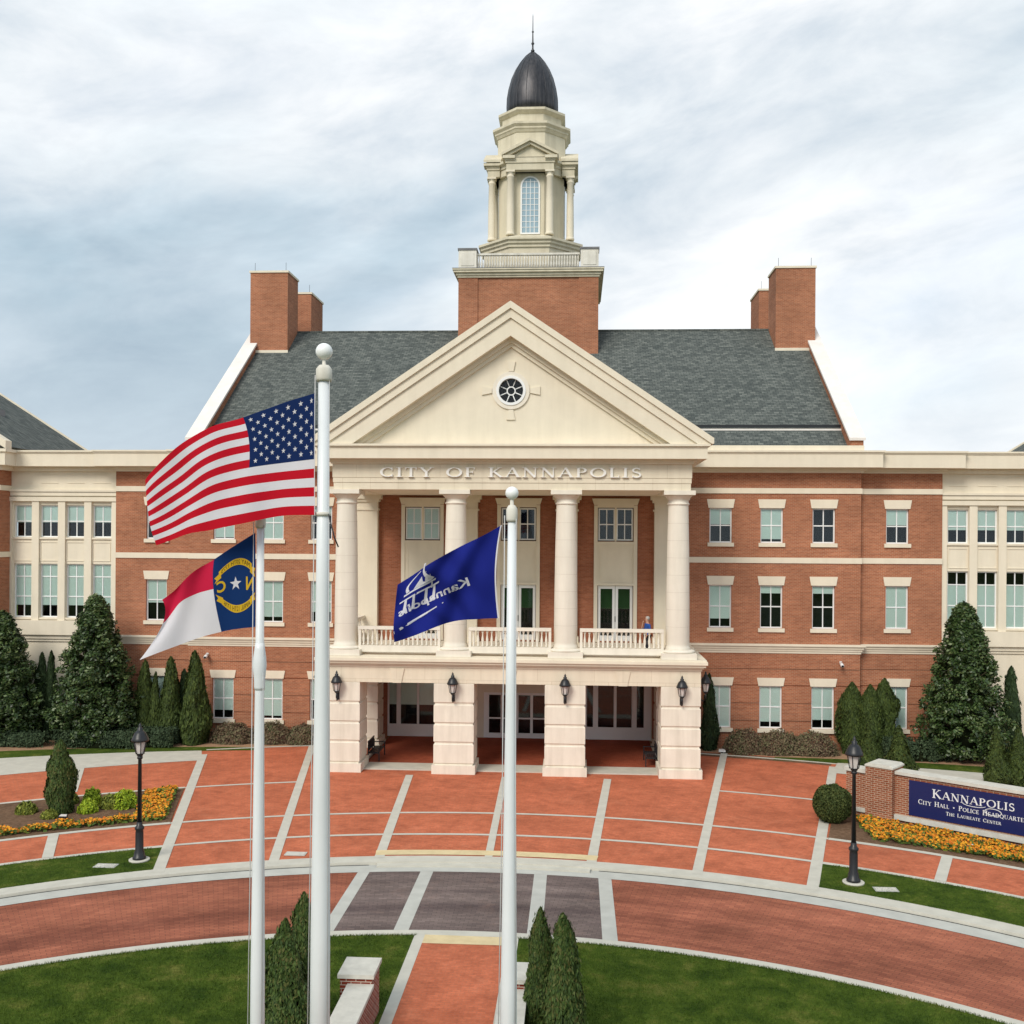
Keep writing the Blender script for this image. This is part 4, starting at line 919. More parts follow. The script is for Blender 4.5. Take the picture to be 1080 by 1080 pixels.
decal(mb, F, sc_(ribbon(BU, .082) + ribbon(lambda x: BL_(x) - .08, .082)), 3)
decal(mb, F, sc_([[(.005, .33), (.06, .30), (.06, .37), (.005, .42), (.02, .37)], [(.28, .30), (.33, .36), (.315, .39), (.33, .44), (.28, .38)], [(.005, .58), (.06, .64), (.06, .71), (.005, .66), (.02, .62)], [(.28, .64), (.33, .58), (.315, .63), (.33, .66), (.28, .72)]]), 3, .0055)
decal(mb, F, star(.205, .5, .055, .085), 2, .006)
vsN, fsN = text_mesh('N', 0, .025); decal(mb, F, [[(.035 + .075 * vsN[i][0], .57 - .15 * vsN[i][1]) for i in f] for f in fsN], 3, .006)
vsN, fsN = text_mesh('C', 0, .025); decal(mb, F, [[(.295 + .075 * vsN[i][0], .57 - .15 * vsN[i][1]) for i in f] for f in fsN], 3, .006)
for txt, up in (('MAY 20TH 1775', 1), ('APRIL 12TH 1776', -1)):
    a, f_ = text_mesh(txt); P = []
    for f in f_:
        q = []
        for i in f:
            x = -.86 + 1.72 * a[i][0]
            q.append((KU * (.17 + .125 * x), (BU(x) + .067 if up > 0 else BL_(x) - .014) - .052 * a[i][1]))
        P.append(q)
    decal(mb, F, P, 4, .0075)
o = mb.build('flag', [M['fncnavy'], M['fncred'], M['fwhite'], M['fyellow'], M['fdark']]); tag(o, 'state flag with a star between N and C, on the left flagpole', 'flag', 'flags on the flagpoles')
# city flag
wv = lambda u, v: .15 * u * sin(9 * u + 3.5 * v) + .06 * sin(3 * u) * sin(15 * u - 6 * v + 1) - .08 * u + .035 * sin(3.1 * u) * sin(24 * u + 13 * v) + .02 * sin(9 * v + 4 * u)
F = surf(CT_G, -38.5, wv); mb = MB(); us = list(np.linspace(0, 1, 44)); vs = list(np.linspace(0, 1, 34))
sheet(mb, F, us, vs, lambda u, v: 1 if u < .022 else 0)
def sw(u0, v0, u1, v1, w0, w1, bend=0, n=6):       # a brush stroke from one point to another
    P = []
    for i in range(n):
        q = []
        for t in (i / n, (i + 1) / n):
            u = u0 + (u1 - u0) * t + bend * sin(pi * t); v = v0 + (v1 - v0) * t; q.append((u, v, w0 + (w1 - w0) * t))
        (a, b, w), (c, d, x) = q; L_ = math.hypot(c - a, (d - b)) or 1; nx, ny = -(d - b) / L_, (c - a) / L_
        P.append([(a + nx * w, b + ny * w), (a - nx * w, b - ny * w), (c - nx * x, d - ny * x), (c + nx * x, d + ny * x)])
    return P
a, f_ = text_mesh('Kannapolis', .25, .018); decal(mb, F, [[(.25 + .69 * a[i][0] ** .9, .645 - (.155 + .02 * a[i][0]) * a[i][1]) for i in f] for f in f_], 1, .006)
em = sw(.735, -.02 + .05, .655, .27, .003, .017, .03) + sw(.76, .09, .84, .27, .004, .012, .045) + sw(.63, .29, .87, .29, .011, .011) + sw(.60, .35, .90, .35, .010, .010)
for u in (.64, .70, .79, .85): em += sw(u, .36, u, .52, .009, .012)
em += [[(.69, .275), (.745, .17), (.80, .275)]] + sw(.56, .61, .93, .71, .004, .020, -.01) + sw(.66, .37, .66, .30, .006, .006)
em += sw(.735, .02, .735, .12, .004, .007) + [[(.665, .275), (.675, .20), (.715, .13), (.715, .275)]]
em = [[(.76 + (u - .75) * 1.25, .38 + (v - .36) * 1.28) for u, v in q] for q in em]
decal(mb, F, em, 1, .007)
o = mb.build('flag', [M['froyal'], M['fwhite']]); tag(o, 'royal blue city flag with white lettering and cupola emblem, on the right flagpole', 'flag', 'flags on the flagpoles')

# ================================================================== sign wall
SG = empty('sign_wall', (15.5, -14.1, 0), 'brick wall with navy city hall sign panel and brick end pier behind the orange flowers', 'sign', rz=math.atan2(-.625, .781))
MB().box(-.2, 9.6, .02, .5, 0, 1.92).build('wall', M['brick_pier'], SG)
MB().box(-.18, 9.6, -.08, .60, 1.92, 2.04).build('coping', M['cap'], SG); MB().box(-.18, 9.6, -.12, .6, .2, .38).build('base_course', M['cap'], SG)
pr = MB().box(-1.25, -.2, -.28, .8, 0, 2.12).box(-1.0, -.45, -.31, -.281, .45, .5).box(-1.0, -.45, -.31, -.281, 1.75, 1.8).box(-1.03, -.97, -.31, -.281, .5, 1.75).box(-.48, -.42, -.31, -.281, .5, 1.75); pr.build('pier', M['brick_pier'], SG)
MB().box(-1.27, -.16, -.32, .84, 2.12, 2.18).prism([(-1.27, 2.181), (-.16, 2.181), (-.26, 2.24), (-1.17, 2.24)], -.28, .80, 'y').build('pier_cap', M['cap'], SG)
MB().box(-2.2, -1.26, .1, .5, 0, 1.75).build('wall', M['brick_pier'], SG); MB().box(-2.25, -1.26, .0, .6, 1.75, 1.9).build('coping', M['cap'], SG); MB().box(-2.22, -1.26, .02, .5, .2, .36).build('base_course', M['cap'], SG)
sp = MB().box(.36, 5.4, -.03, .0, .45, 1.78).build('sign_panel', M['signblue'], SG)
w = MB(); word(w, 'KANNAPOLIS', 1.24, 1.26, .32, 2.92, -.031, .012, .86)
w2 = lambda u0, v0, u1, v1, a, b, bend=0, dz=0: [w.prism([(x, z) for x, z in q], -.045 - .001 * i, -.0305, 'y') for i, q in enumerate(sw(u0, v0, u1, v1, a, b, bend, 10))]
for k in range(14):                                   # the swash loops round the name
    A, B = rad(190 + 11.5 * k), rad(190 + 11.5 * (k + 1))
    w.prism([(2.75 + .42 * cos(A), 1.27 + .10 * sin(A)), (2.75 + .40 * cos(A), 1.27 + .08 * sin(A)), (2.75 + .40 * cos(B), 1.27 + .08 * sin(B)), (2.75 + .42 * cos(B), 1.27 + .10 * sin(B))], -.046, -.0305, 'y')
for k in range(20):
    A, B = rad(18 * k), rad(18 * (k + 1)); c = (3.42, 1.10)
    w.prism([(c[0] + .30 * cos(A), c[1] + .13 * sin(A)), (c[0] + .275 * cos(A), c[1] + .11 * sin(A)), (c[0] + .275 * cos(B), c[1] + .11 * sin(B)), (c[0] + .30 * cos(B), c[1] + .13 * sin(B))], -.047, -.0305, 'y')
word(w, 'CITY HALL * POLICE HEADQUARTERS', (.72), .94, .18, 3.98, -.031, .012, .78); word(w, 'THE LAUREATE CENTER', 1.75, .69, .13, 1.95, -.031, .012, .8)
w.build('lettering', M['signwhite'], sp)
# low brick walls beside the centre walk
for s, lb in ((-1, 'low brick wall with taller capped pier left of the centre walk'), (1, 'low brick wall with taller capped pier right of the centre walk, behind the right flagpole')):
    r = empty('garden_wall', (s * 1.82, -31.57, 0), lb, 'garden wall', 'low brick walls at the centre walk')
    MB().box(-.36, .36, -.44, .44, 0, 1.12).build('pier', M['brick_redpier'], r); MB().box(-.41, .41, -.49, .49, 1.12, 1.21).build('pier_cap', M['cap'], r)
    MB().box(-.14 - .0, .36, -5.5, -.441, 0, .92).build('wall', M['brick_redpier'], r) if s < 0 else MB().box(-.36, .14, -5.5, -.441, 0, .92).build('wall', M['brick_redpier'], r)
    MB().box(-.19 + (0 if s < 0 else -.22), .41 + (0 if s < 0 else -.22), -5.5, -.45, .92, 1.0).build('coping', M['cap'], r)
for (x, y, w_, lb) in ((-12.4, -21.45, .36, 'pale utility cover in the left lawn strip near the lamp'), (12.75, -21.75, .36, 'pale utility cover in the right lawn strip near the lamp'), (-6.53, -19.66, .36, 'pale rectangular cover in the brick plaza by the kerb')):
    r = empty('utility_cover', (x, y, .018), lb, 'cover', 'pale covers set in the ground')
    MB().box(-w_ , w_ , -.2, .2, -.01, .012).build('rim', M['concrete_kerb'], r); MB().box(-w_ + .05, w_ - .05, -.15, .15, .012, .020).build('lid', M['cap'], r)
for (x, y, lb, m_) in ((-16.5, -16.2, 'small dark floodlight on the mulch of the left bed', 'black'), (17.0, -17.3, 'small floodlight among the orange flowers before the sign', 'black'), (10.5, -1.45, 'small white ground light beside the right porch pier', 'camwhite')):
    r = empty('floodlight', (x, y, .03), lb, 'floodlight')
    r.scale = (.62,) * 3
    MB().lathe([(.05, 0), (.05, .12)], 8).build('stake', M['black'], r)
    MB().add([(-.28, -.12, .10), (.28, -.12, .10), (.22, .14, .10), (-.22, .14, .10), (-.28, -.12, .2), (.28, -.12, .2), (.22, .14, .3), (-.22, .14, .3)], [(0, 3, 2, 1), (4, 5, 6, 7), (0, 1, 5, 4), (1, 2, 6, 5), (2, 3, 7, 6), (3, 0, 4, 7)]).build('housing', M[m_], r)
    MB().add([(-.24, -.09, .215), (.24, -.09, .215), (.19, .11, .292), (-.19, .11, .292)], [(0, 1, 2, 3)]).build('lens', M['lampglass'], r)

# ================================================================== vegetation
def leaf_mesh(name, P, N, up, size, aspect, mat, jitter=.5, core=None):
    """P points, N outward directions; every leaf is a small diamond of two triangles"""
    n = len(P); d = N + RNG.normal(0, jitter, (n, 3)); d /= np.linalg.norm(d, axis=1)[:, None]
    a = up + RNG.normal(0, jitter * .7, (n, 3)); a -= (a * d).sum(1)[:, None] * d; a /= np.linalg.norm(a, axis=1)[:, None]; b = np.cross(d, a)
    s = (size * RNG.uniform(.6, 1.3, n))[:, None]
    V = np.stack([P - a * s * aspect * .5, P + b * s * .5, P + a * s * aspect * .5, P - b * s * .5], 1).reshape(-1, 3)
    me = bpy.data.meshes.new(name); me.vertices.add(4 * n); me.vertices.foreach_set('co', V.reshape(-1)); me.loops.add(4 * n); me.loops.foreach_set('vertex_index', np.arange(4 * n, dtype=np.int32))
    me.polygons.add(n); me.polygons.foreach_set('loop_start', np.arange(0, 4 * n, 4, dtype=np.int32)); me.update(calc_edges=True); me.materials.append(mat); return me
def rnd_dir(n):
    v = RNG.normal(0, 1, (n, 3)); return v / np.linalg.norm(v, axis=1)[:, None]
def conifer_meshes(H, R, n, mat, prof, leaf=.07, lump=.16, seed=0):
    rg = np.random.default_rng(seed); K = 90; lc = np.stack([rg.uniform(0, 1, K), rg.uniform(0, 2 * pi, K)], 1); la = rg.uniform(-1, 1, K)
    h = RNG.uniform(0, 1, n) ** 1.05; th = RNG.uniform(0, 2 * pi, n)
    f = np.zeros(n)
    for (a, b), k in zip(lc, la): f += k * np.exp(-(((h - a) * 8) ** 2 + (np.sin((th - b) / 2) * 4.5) ** 2))
    r = prof(h) * R * (1 + lump * f) * np.sqrt(RNG.uniform(.66, 1.08, n)) + .035 * np.minimum(RNG.standard_exponential(n), 3) * (RNG.uniform(0, 1, n) < .12)
    P = np.stack([r * np.cos(th), r * np.sin(th), .05 + h * (H - .05)], 1); N = np.stack([np.cos(th), np.sin(th), .25 + 0 * th], 1)
    fol = leaf_mesh('foliage', P, N, np.array([[0, 0, 1.]]), leaf, 2.2, mat, .45)
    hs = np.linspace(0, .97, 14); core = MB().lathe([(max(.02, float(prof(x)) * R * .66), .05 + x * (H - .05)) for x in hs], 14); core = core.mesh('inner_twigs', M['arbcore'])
    tr = MB().lathe([(.06, 0), (.05, .3), (.03, H * .5)], 8).mesh('trunk', M['bark']); return fol, core, tr
cone = lambda h: (1 - h) ** .5 * (.86 + .4 * np.minimum(h * 4, 1) * (1 - h) * .8)
col_ = lambda h: np.minimum(1, (1 - h) * 3.2) ** .6 * (.86 + .25 * np.sin(np.pi * np.clip(h * 1.1, 0, 1)))
full = lambda h: np.minimum(1, (1 - h) * 1.9) ** .75 * (.9 + .12 * np.sin(h * 9))
spin = lambda h: (1 - h) ** .8 * (.8 + .7 * np.minimum(h * 5, 1) * (1 - h))
CM = {}
def conifer(kind, x, y, H, R, label, group, z=0.02, seed=0):
    spec = {'cone': (cone, 'arb', 9000, .085), 'col': (col_, 'arb', 9000, .085), 'dark': (cone, 'arbdark', 7000, .09), 'front': (full, 'arbfront', 16000, .055), 'spin': (spin, 'arb', 7000, .085), 'lone': (col_, 'arbfront', 12000, .07)}[kind]
    k = (kind, seed)
    if k not in CM: CM[k] = conifer_meshes(3., .7, spec[2], M[spec[1]], spec[0], spec[3], .24, seed)
    r = empty('arborvitae', (x, y, z), label, 'conifer', group, RNG.uniform(0, 6)); f, c, t = CM[k]
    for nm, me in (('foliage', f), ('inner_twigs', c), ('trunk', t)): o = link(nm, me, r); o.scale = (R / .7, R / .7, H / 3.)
    return r
GR = 'conifers along the building'
for a in (('cone', -19.75, -.9, 4.15, .62, 'leftmost tall conifer of the trio on the left brick wing'), ('spin', -19.05, -1.25, 3.6, .5, 'shorter conifer squeezed between two in the left wing trio'), ('cone', -18.25, -1.2, 4.4, .66, 'pointed conifer in the middle of the row on the left brick wing'),
          ('cone', -16.85, -1.5, 4.75, .78, 'broad pointed conifer right of the row, nearest the left plaza'), ('dark', -17.75, -.6, 3.7, .5, 'dark conifer behind the two pointed ones on the left wing'),
          ('dark', -25.4, -.9, 4.5, .5, 'slim dark conifer between the two left magnolias'), ('dark', -24.85, -1.0, 4.6, .42, 'second slim dark conifer between the two left magnolias, nearer the big one'),
          ('col', 17.15, -.8, 3.55, .62, 'round topped conifer left of the group on the right wing'), ('col', 17.95, -1.2, 3.5, .55, 'round topped conifer in the middle of the group on the right wing'), ('col', 18.8, -.7, 3.75, .62, 'tallest round topped conifer of the group on the right wing'),
          ('spin', 17.05, -4.5, 2.35, .62, 'low pointed conifer just right of the right street lamp'), ('spin', 17.95, -5.9, 2.3, .68, 'low pointed conifer behind the sign pier'),
          ('dark', 25.0, -.9, 4.45, .62, 'dark conifer right of the right magnolia'), ('spin', 21.75, -7.4, 2.6, .58, 'low pointed conifer behind the sign panel, left of its neighbour'), ('spin', 22.75, -7.3, 2.55, .62, 'low pointed conifer behind the sign panel at the photo edge'),
          ('dark', 9.95, -.6, 3.85, .46, 'narrow dark green conifer beside the right porch pier')):
    conifer(*a, GR, seed=len(a[5]) % 3)
conifer('lone', -17.05, -15.35, 2.85, .48, 'lone columnar arborvitae standing in the left flower bed', 'arborvitae in the beds', seed=5)
for i, (x, y, H, R, lb) in enumerate(((-3.02, -33.45, 2.88, .56, 'large arborvitae at the bottom left, in front of its twin by the tall flagpole'), (-2.98, -32.1, 2.98, .46, 'arborvitae behind its twin, half hidden by the tall flagpole'), (2.30, -32.4, 2.9, .42, 'slimmer arborvitae just right of the right flagpole'), (2.78, -33.0, 3.0, .50, 'larger arborvitae right of its slimmer twin at the bottom'))):
    conifer('front', x, y, H, R, lb, 'arborvitae beside the centre walk', seed=i)
def magnolia(x, y, H, R, n, label, seed):
    r = empty('magnolia_tree', (x, y, 0.02), label, 'tree', 'magnolias before the hall'); rg = np.random.default_rng(seed)
    MB().tube([(0, 0, 0), (.05, .02, H * .4), (0, 0, H * .85)], [.16, .11, .03], 10).build('trunk', M['bark'], r)
    br = MB(); C = []
    prof = lambda h: (1 - h) ** .60 * (.60 + .72 * min(h * 5, 1) * (1 - .40 * h)) * .98
    for i in range(n):
        h = rg.uniform(.03, 1) ** 1.1 if i > 3 else .98; th = rg.uniform(0, 2 * pi); q = rg.uniform(.35, 1.0) ** .6
        rr_ = R * prof(h) * q * rg.uniform(.80, 1.12); C.append((rr_ * cos(th), rr_ * sin(th), .15 + h * (H - .25), th))
    for c in C[::5]: br.tube([(0, 0, c[2] * .8), (c[0] * .9, c[1] * .9, c[2])], [.035, .01], 5)
    br.build('limbs', M['bark'], r)
    P, N = [], []
    for cx, cy, cz, th in C:
        m = 40; d = rnd_dir(m); out = np.array([cos(th), sin(th), .5]); d = d + out * .6; d /= np.linalg.norm(d, axis=1)[:, None]
        P.append(np.array([cx, cy, cz]) + d * rg.uniform(.12, .30, (m, 1))); N.append(d * .6 + np.array([0, 0, .6]))
    P, N = np.concatenate(P), np.concatenate(N); me = leaf_mesh('crown', P, N, np.array([[cos(1.), sin(1.), .1]]) + rnd_dir(len(P)), .10, 1.9, M['magnolia'], .5); link('crown', me, r)
    core = MB().lathe([(max(.03, R * prof(h) * .42), .3 + h * (H - .8)) for h in np.linspace(0.02, .96, 12)], 14); core.build('inner_twigs', M['arbcore'], r)
magnolia(-22.1, -1.7, 7.65, 2.15, 900, 'large glossy magnolia between the stone bay and the left conifers', 1)
magnolia(-27.1, -1.9, 6.75, 2.2, 900, 'magnolia cut by the left edge of the photo', 2)
magnolia(22.3, -1.9, 7.7, 2.05, 950, 'large glossy magnolia before the right stone bay', 3)
def shrub(kind, name, x, y, rx, ry, H, n, leaf, mat, label, cat='shrub', group=None, rz=0, z=.02, flatt=1.0):
    r = empty(name, (x, y, z), label, cat, group, rz); d = rnd_dir(n); d[:, 2] = np.abs(d[:, 2])
    if kind == 'hedge': q = np.abs(d) ** .55 * np.sign(d); q /= np.maximum(np.abs(q).max(1), .8)[:, None]; d2 = q
    else: d2 = d
    if kind == 'ball': d = rnd_dir(n); d2 = d
    s = RNG.uniform(.80, 1.05, (n, 1)); lp = 1 + .10 * np.sin(d2[:, :1] * 9 + x) * np.cos(d2[:, 1:2] * 7 + y)
    P = d2 * s * lp * np.array([rx, ry, H])
    if kind == 'ball': P = d2 * s * (1 + .03 * np.sin(d2[:, :1] * 9)) * np.array([rx, ry, H * .5]) + np.array([0, 0, H * .5]); P[:, 2] = np.abs(P[:, 2])
    P += 0; link('foliage', leaf_mesh('foliage', P, d, np.array([[0, 0, 1.]]), leaf, 1.8, M[mat], .7), r)
    if kind != 'open':
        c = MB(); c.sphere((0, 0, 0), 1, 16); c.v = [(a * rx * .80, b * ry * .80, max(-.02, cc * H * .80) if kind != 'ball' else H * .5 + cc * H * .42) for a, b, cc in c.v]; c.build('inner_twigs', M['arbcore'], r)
    else:
        tw = MB()
        for k in range(40):
            v = rnd_dir(1)[0]; tw.tube([(v[0] * rx * .3, v[1] * ry * .3, 0), (v[0] * rx, v[1] * ry, abs(v[2]) * H * .95 + .1)], [.012, .005], 4)
        tw.build('twigs', M['bark'], r)
    return r
shrub('ball', 'clipped_shrub', 12.98, -14.0, .73, .70, 1.42, 16000, .05, 'boxwood', 'round clipped boxwood at the plaza corner left of the sign wall', 'shrub')
H_ = 'low hedges at the foot of the hall'
for (x, y, rx, ry, h, lb) in ((-21.4, -2.75, 2.1, .55, .8, 'low juniper hedge under the big left magnolia'), (-18.75, -2.2, 1.1, .65, .85, 'rounded end of the juniper hedge at the left conifers'), (-26.6, -2.9, 2.2, .5, .65, 'low dark hedge at the left photo edge'),
                             (20.0, -2.0, 1.5, .7, .95, 'low green hedge between the right conifers and magnolia')):
    shrub('hedge', 'hedge', x, y, rx, ry, h, 9000, .075, 'hedge', lb, 'hedge', H_)
for i, (x, y, rx, h, lb) in enumerate(((-15.0, -1.0, 1.25, 1.0, 'brown winter shrub right of the broad left conifer'), (-13.0, -.85, 1.3, 1.05, 'brown winter shrub behind the left flagpole'), (-11.2, -.85, .9, .95, 'brown winter shrub left of the tallest flagpole'),
                      (11.7, -1.15, 1.1, 1.15, 'brown winter shrub nearest the right porch pier'), (13.4, -1.25, 1.2, 1.15, 'brown winter shrub in the middle of the right row'), (15.1, -1.3, 1.2, 1.1, 'brown winter shrub at the right end of the right row'))):
    shrub('open', 'bare_shrub', x, y, rx, .65, h, 6500, .06, 'barehedge', lb, 'shrub', 'brown winter shrubs under the windows')
for i, (x, y, r_, h, m_, lb) in enumerate(((-16.45, -13.9, .38, .62, 'lime', 'lime green shrub behind its smaller twin in the left bed'), (-16.05, -15.1, .36, .5, 'lime', 'lime green shrub right of the lone arborvitae, nearer the drive'), (-15.5, -14.3, .42, .5, 'olive', 'dull green shrub left of the tallest lime one'), (-14.95, -14.2, .5, .68, 'lime', 'tallest lime green shrub near the left street lamp'),
                          (-18.4, -15.4, .38, .42, 'olive', 'small olive shrub at the far left of the bed'), (-17.5, -13.8, .42, .42, 'olive', 'small olive shrub behind the lone arborvitae'), (-17.15, -16.0, .3, .3, 'olive', 'smallest olive shrub in the left bed'))):
    shrub('round', 'nandina_shrub', x, y, r_, r_, h, 1500, .07, m_, lb, 'shrub', 'bright shrubs in the left bed')
# bedding flowers: one uncountable mass per bed
def flowers(label, f, box, n):
    P = []
    while len(P) < n:
        x, y = RNG.uniform(box[0], box[1]), RNG.uniform(box[2], box[3])
        if f(x, y): P.append((x, y, .03 + RNG.uniform(.10, .24) + .05 * sin(x * 5) * cos(y * 4)))
    P = np.array(P); up = np.tile([0, -.45, 1.], (len(P), 1))
    m1 = leaf_mesh('flowers', P, up, rnd_dir(len(P)), .10, 1.0, M['flower'], .45)
    Q = P.copy(); Q[:, 2] -= RNG.uniform(.01, .12, len(P)); Q[:, :2] += RNG.normal(0, .05, (len(P), 2))
    o = link('flower_bed', m1); tag(o, label, 'flowers', kind='stuff')
    link('leaves', leaf_mesh('leaves', Q, up, rnd_dir(len(P)), .12, 1.6, M['flowerleaf'], .8), o)
pol = lambda x, y: (math.hypot(x, y + 45.8), math.atan2(abs(x), y + 45.8))
def fl(x, y):
    R, t = pol(x, y); s = s1_ang(R); d = (t - s) * R
    return d > .25 and ((32.4 < R < 32.95 + .15 * sin(x * 3)) or (d < 1.45 and 32.4 < R < 37.1) )
flowers('orange pansies edging the left bed beside the sidewalk', fl, (-22, -11.5, -20.5, -9.5), 2500)
flowers('orange pansies in a broad band before the sign wall', lambda x, y: 32.5 < pol(x, y)[0] and x > 13.9 - .3 * (y + 15.5) * 0 and ((x - 15.5) * -.625 + (y + 14.1) * -.781) > .35 and pol(x, y)[0] < 37, (13.9, 26, -24, -13), 5600)

# ================================================================== person on the balcony
def skin(name, pts, edges, mat, parent, sub=2):
    me = bpy.data.meshes.new(name); me.from_pydata([p[:3] for p in pts], edges, []); o = bpy.data.objects.new(name, me); COL.objects.link(o)
    md = o.modifiers.new('s', 'SKIN'); sv = me.skin_vertices[0].data
    for i, p in enumerate(pts): sv[i].radius = (p[3], p[4] if len(p) > 4 else p[3])
    sv[0].use_root = True; o.modifiers.new('u', 'SUBSURF').levels = sub; o.modifiers['u'].render_levels = sub
    bpy.context.view_layer.update(); ev = o.evaluated_get(bpy.context.evaluated_depsgraph_get()); m2 = bpy.data.meshes.new_from_object(ev); bpy.data.objects.remove(o)
    m2.materials.clear(); m2.materials.append(mat)
    for p in m2.polygons: p.use_smooth = True
    r = link(name, m2, parent); return r
M['skin'] = new_mat('skin', .6, (.50, .29, .21)); M['shirt'] = new_mat('blue shirt', .85, (.03, .09, .34)); M['trousers'] = new_mat('dark trousers', .9, (.03, .03, .04)); M['hair'] = new_mat('grey hair', .8, (.42, .40, .38)); M['shoe'] = new_mat('black shoes', .5, (.02, .02, .02))
PR = empty('person', (6.43, -5.3, 5.43), 'person in a blue shirt, one hand raised, standing behind the balcony railing', 'person', rz=rad(-70))
J = [(0, 0, .95, .15, .11), (0, 0, 1.15, .14, .10), (0, .0, 1.38, .17, .11), (0, -.01, 1.50, .06), (0, -.03, 1.58, .07, .08), (0, -.03, 1.68, .078, .098), (0, -.02, 1.74, .05, .06),
     (-.19, 0, 1.41, .055), (-.25, -.02, 1.13, .042), (-.16, -.22, 1.22, .033), (-.08, -.19, 1.50, .028), (.19, 0, 1.41, .055), (.25, .02, 1.12, .042), (.22, -.14, .90, .033), (.21, -.17, .84, .028),
     (-.10, 0, .88, .095), (-.11, -.01, .50, .062), (-.11, .02, .09, .042), (-.11, -.14, .04, .034), (.10, 0, .88, .095), (.11, -.01, .50, .062), (.11, .02, .09, .042), (.11, -.14, .04, .034)]
E_ = [(0, 1), (1, 2), (2, 3), (3, 4), (4, 5), (5, 6), (2, 7), (7, 8), (8, 9), (9, 10), (2, 11), (11, 12), (12, 13), (13, 14), (0, 15), (15, 16), (16, 17), (17, 18), (0, 19), (19, 20), (20, 21), (21, 22)]
J += [(-.055, -.17, 1.57, .010), (-.065, -.18, 1.58, .010), (-.08, -.19, 1.585, .010), (-.095, -.195, 1.57, .009), (-.05, -.21, 1.53, .011)] + [(.21, -.19, .77, .010), (.225, -.18, .765, .010), (.20, -.17, .77, .010), (.19, -.165, .785, .009), (.19, -.2, .81, .011)]
E_ += [(10, 23 + k) for k in range(5)] + [(14, 28 + k) for k in range(5)] + []
b = skin('body', J, E_, M['skin'], PR)
nose = MB(); nose.sphere((0, -.13, 1.645), .016, 8); nose.sphere((-.03, -.115, 1.675), .010, 8, 1); nose.sphere((.03, -.115, 1.675), .010, 8, 1); nose.box(-.022, .022, -.122, -.112, 1.602, 1.609, 2); nose.sphere((-.078, -.03, 1.655), .018, 8); nose.sphere((.078, -.03, 1.655), .018, 8)
nose.build('face', [M['skin'], M['shoe'], M['fncred']], PR)
skin('shirt', [(0, 0, .90, .165, .125), (0, 0, 1.15, .155, .115), (0, 0, 1.40, .18, .125), (0, -.01, 1.47, .08), (-.20, 0, 1.41, .068), (-.255, -.02, 1.12, .055), (-.17, -.20, 1.215, .046), (.20, 0, 1.41, .068), (.255, .02, 1.12, .055), (.225, -.12, .93, .046)],
     [(0, 1), (1, 2), (2, 3), (2, 4), (4, 5), (5, 6), (2, 7), (7, 8), (8, 9)], M['shirt'], PR)
skin('trousers', [(0, 0, .95, .16, .12), (-.10, 0, .86, .105), (-.11, -.01, .50, .078), (-.11, .02, .10, .062), (.10, 0, .86, .105), (.11, -.01, .50, .078), (.11, .02, .10, .062)], [(0, 1), (1, 2), (2, 3), (0, 4), (4, 5), (5, 6)], M['trousers'], PR)
hr = MB(); hr.sphere((0, -.005, 1.70), .098, 16, 0, 1.05); hr.v = [(x * .9, y * 1.1 + .012, z) for x, y, z in hr.v if True]; hr.v = [(x, max(y, -.07) if z < 1.72 else y, z) for x, y, z in hr.v]; hr.build('hair', M['hair'], PR)
sh = MB()
for x in (-.11, .11): sh.lathe([(.05, .0), (.052, .05), (.03, .09)], 12, x, .02); sh.box(x - .042, x + .042, -.2, .0, 0, .065)
sh.build('shoes', M['shoe'], PR)

# ================================================================== camera, sky and light
cam = bpy.data.cameras.new('camera'); co_ = bpy.data.objects.new('camera', cam); COL.objects.link(co_)
cam.sensor_width = 36; cam.lens = 36 * 1100 / 1080; cam.shift_x = 0; cam.shift_y = 25 / 1080; cam.clip_end = 3000; cam.clip_start = .5
yaw = math.atan(67 / 1100); roll = .0065
co_.matrix_world = Matrix.Translation((3, -55, 11)) @ Matrix.Rotation(yaw, 4, 'Z') @ Matrix.Rotation(pi / 2, 4, 'X') @ Matrix.Rotation(roll, 4, 'Z')
S.camera = co_
SUN_EL, SUN_AZ = rad(40), rad(-155)                 # azimuth measured clockwise from +Y
wd = bpy.data.worlds.new('World'); S.world = wd; wd.use_nodes = True; T = wd.node_tree; bg = T.nodes['Background']
def N_(t, **k):
    o = T.nodes.new(t)
    for a, v in k.items():
        if a in o.inputs: o.inputs[a].default_value = v
        else: setattr(o, a, v)
    return o
LK = T.links.new
sky = N_('ShaderNodeTexSky', sky_type='NISHITA', sun_disc=False, sun_elevation=SUN_EL, sun_rotation=SUN_AZ)
tc = N_('ShaderNodeTexCoord'); sx = N_('ShaderNodeSeparateXYZ'); LK(tc.outputs['Generated'], sx.inputs[0])
def noise_(scale, det, rough, sc=(1, 1, 1), loc=(0, 0, 0), rot=0, dist=0.):
    m0 = N_('ShaderNodeMapping'); m0.inputs['Rotation'].default_value = (0, rot, 0); LK(tc.outputs['Generated'], m0.inputs[0])
    mp = N_('ShaderNodeMapping'); mp.inputs['Scale'].default_value = sc; mp.inputs['Location'].default_value = loc; LK(m0.outputs[0], mp.inputs[0])
    n = N_('ShaderNodeTexNoise'); n.inputs['Scale'].default_value = scale; n.inputs['Detail'].default_value = det; n.inputs['Roughness'].default_value = rough; n.inputs['Distortion'].default_value = dist; LK(mp.outputs[0], n.inputs['Vector']); return n.outputs['Fac']
def ramp_(f, st):
    o = N_('ShaderNodeValToRGB'); e = o.color_ramp.elements
    while len(e) < len(st): e.new(.5)
    for i, (p, c) in enumerate(st): e[i].position = p; e[i].color = (*c, 1)
    LK(f, o.inputs[0]); return o.outputs[0]
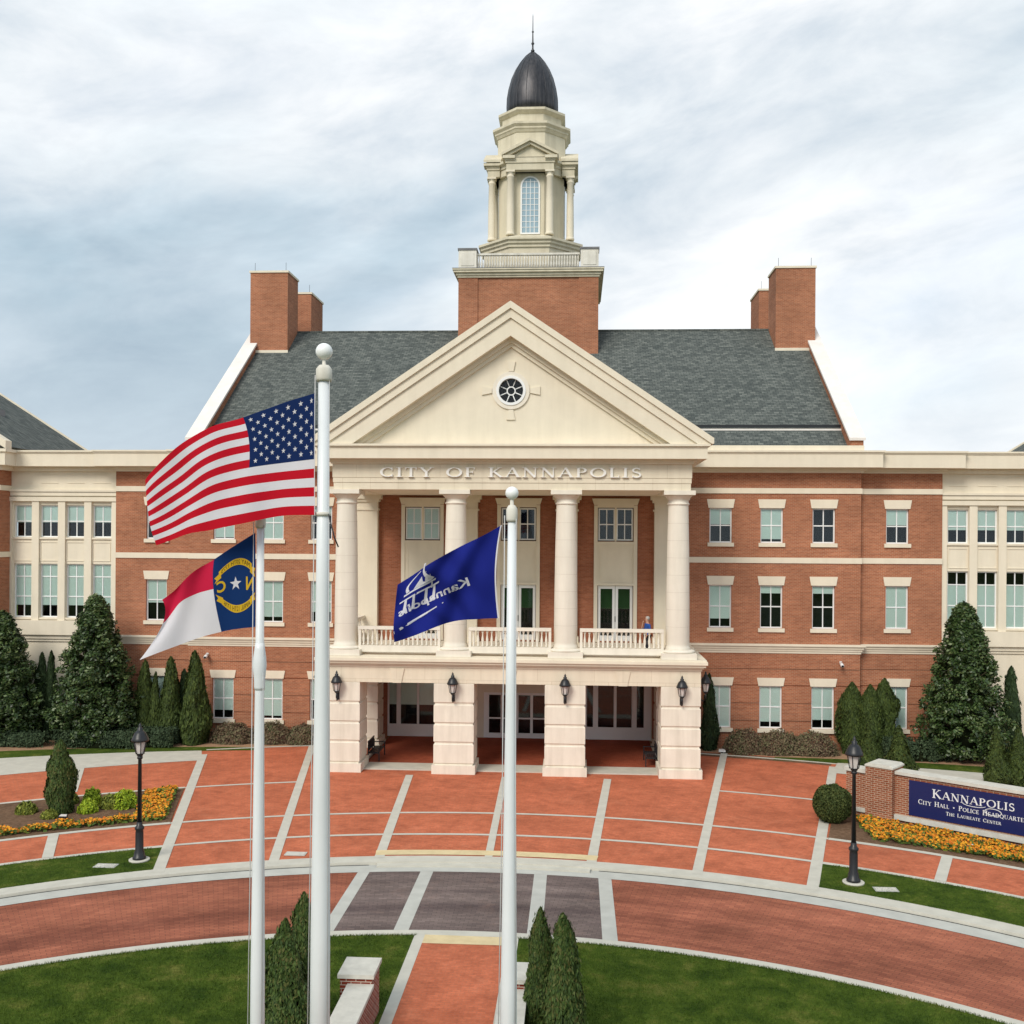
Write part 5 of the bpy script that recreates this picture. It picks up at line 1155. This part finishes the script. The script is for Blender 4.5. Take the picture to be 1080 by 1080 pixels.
def mix_(a, b, f, mode='MIX'):
    o = N_('ShaderNodeMix', data_type='RGBA', blend_type=mode)
    for v, i in ((f, 0), (a, 6), (b, 7)):
        if isinstance(v, (int, float)): o.inputs[i].default_value = v
        elif isinstance(v, tuple): o.inputs[i].default_value = (*v, 1)
        else: LK(v, o.inputs[i])
    return o.outputs[2]
K = 7.4
n1 = noise_(1.7, 6, .52, (1, 1, 2.3), (2.9, .4, 1.6), .28, .25); n2 = noise_(5.0, 8, .60, (1, 1, 2.6), (5.3, 2.0, .4), .16, .35); n3 = noise_(1.5, 4, .5, (1, 1, 2.4), (1.0, 7.0, 0), .3, .2)
clouds = ramp_(n1, [(.36, (.28 * K, .375 * K, .45 * K)), (.46, (.41 * K, .49 * K, .555 * K)), (.54, (.55 * K, .60 * K, .64 * K)), (.70, (.68 * K, .70 * K, .72 * K))])
wisps = ramp_(n2, [(.34, (.80, .84, .88)), (.50, (1, 1, 1.)), (.66, (1.15, 1.14, 1.12))])
c1 = mix_(clouds, wisps, 1.0, 'MULTIPLY')
hz = ramp_(sx.outputs['Z'], [(.0, (1, 1, 1)), (.12, (.5, .5, .5)), (.30, (0, 0, 0))])
c2 = mix_(c1, (.68 * K, .71 * K, .735 * K), mix_(hz, (.5, .5, .5), 1.0, 'MULTIPLY'))
gap = ramp_(n3, [(.50, (0, 0, 0)), (.72, (.30, .30, .30))])
c3 = mix_(c2, sky.outputs[0], gap)
LK(c3, bg.inputs['Color']); bg.inputs['Strength'].default_value = .115
sl_ = bpy.data.lights.new('sun', 'SUN'); sl_.energy = 1.5; sl_.angle = rad(24); sl_.color = (1, .93, .82); so = bpy.data.objects.new('sun', sl_); COL.objects.link(so)
d = Vector((sin(SUN_AZ) * cos(SUN_EL), cos(SUN_AZ) * cos(SUN_EL), sin(SUN_EL))); so.rotation_euler = d.to_track_quat('Z', 'Y').to_euler()
S.view_settings.view_transform = 'Standard'; S.view_settings.look = 'None'; S.view_settings.exposure = 0.74; S.view_settings.gamma = 1
S.render.engine = 'CYCLES'; S.cycles.use_denoising = True; S.cycles.max_bounces = 6
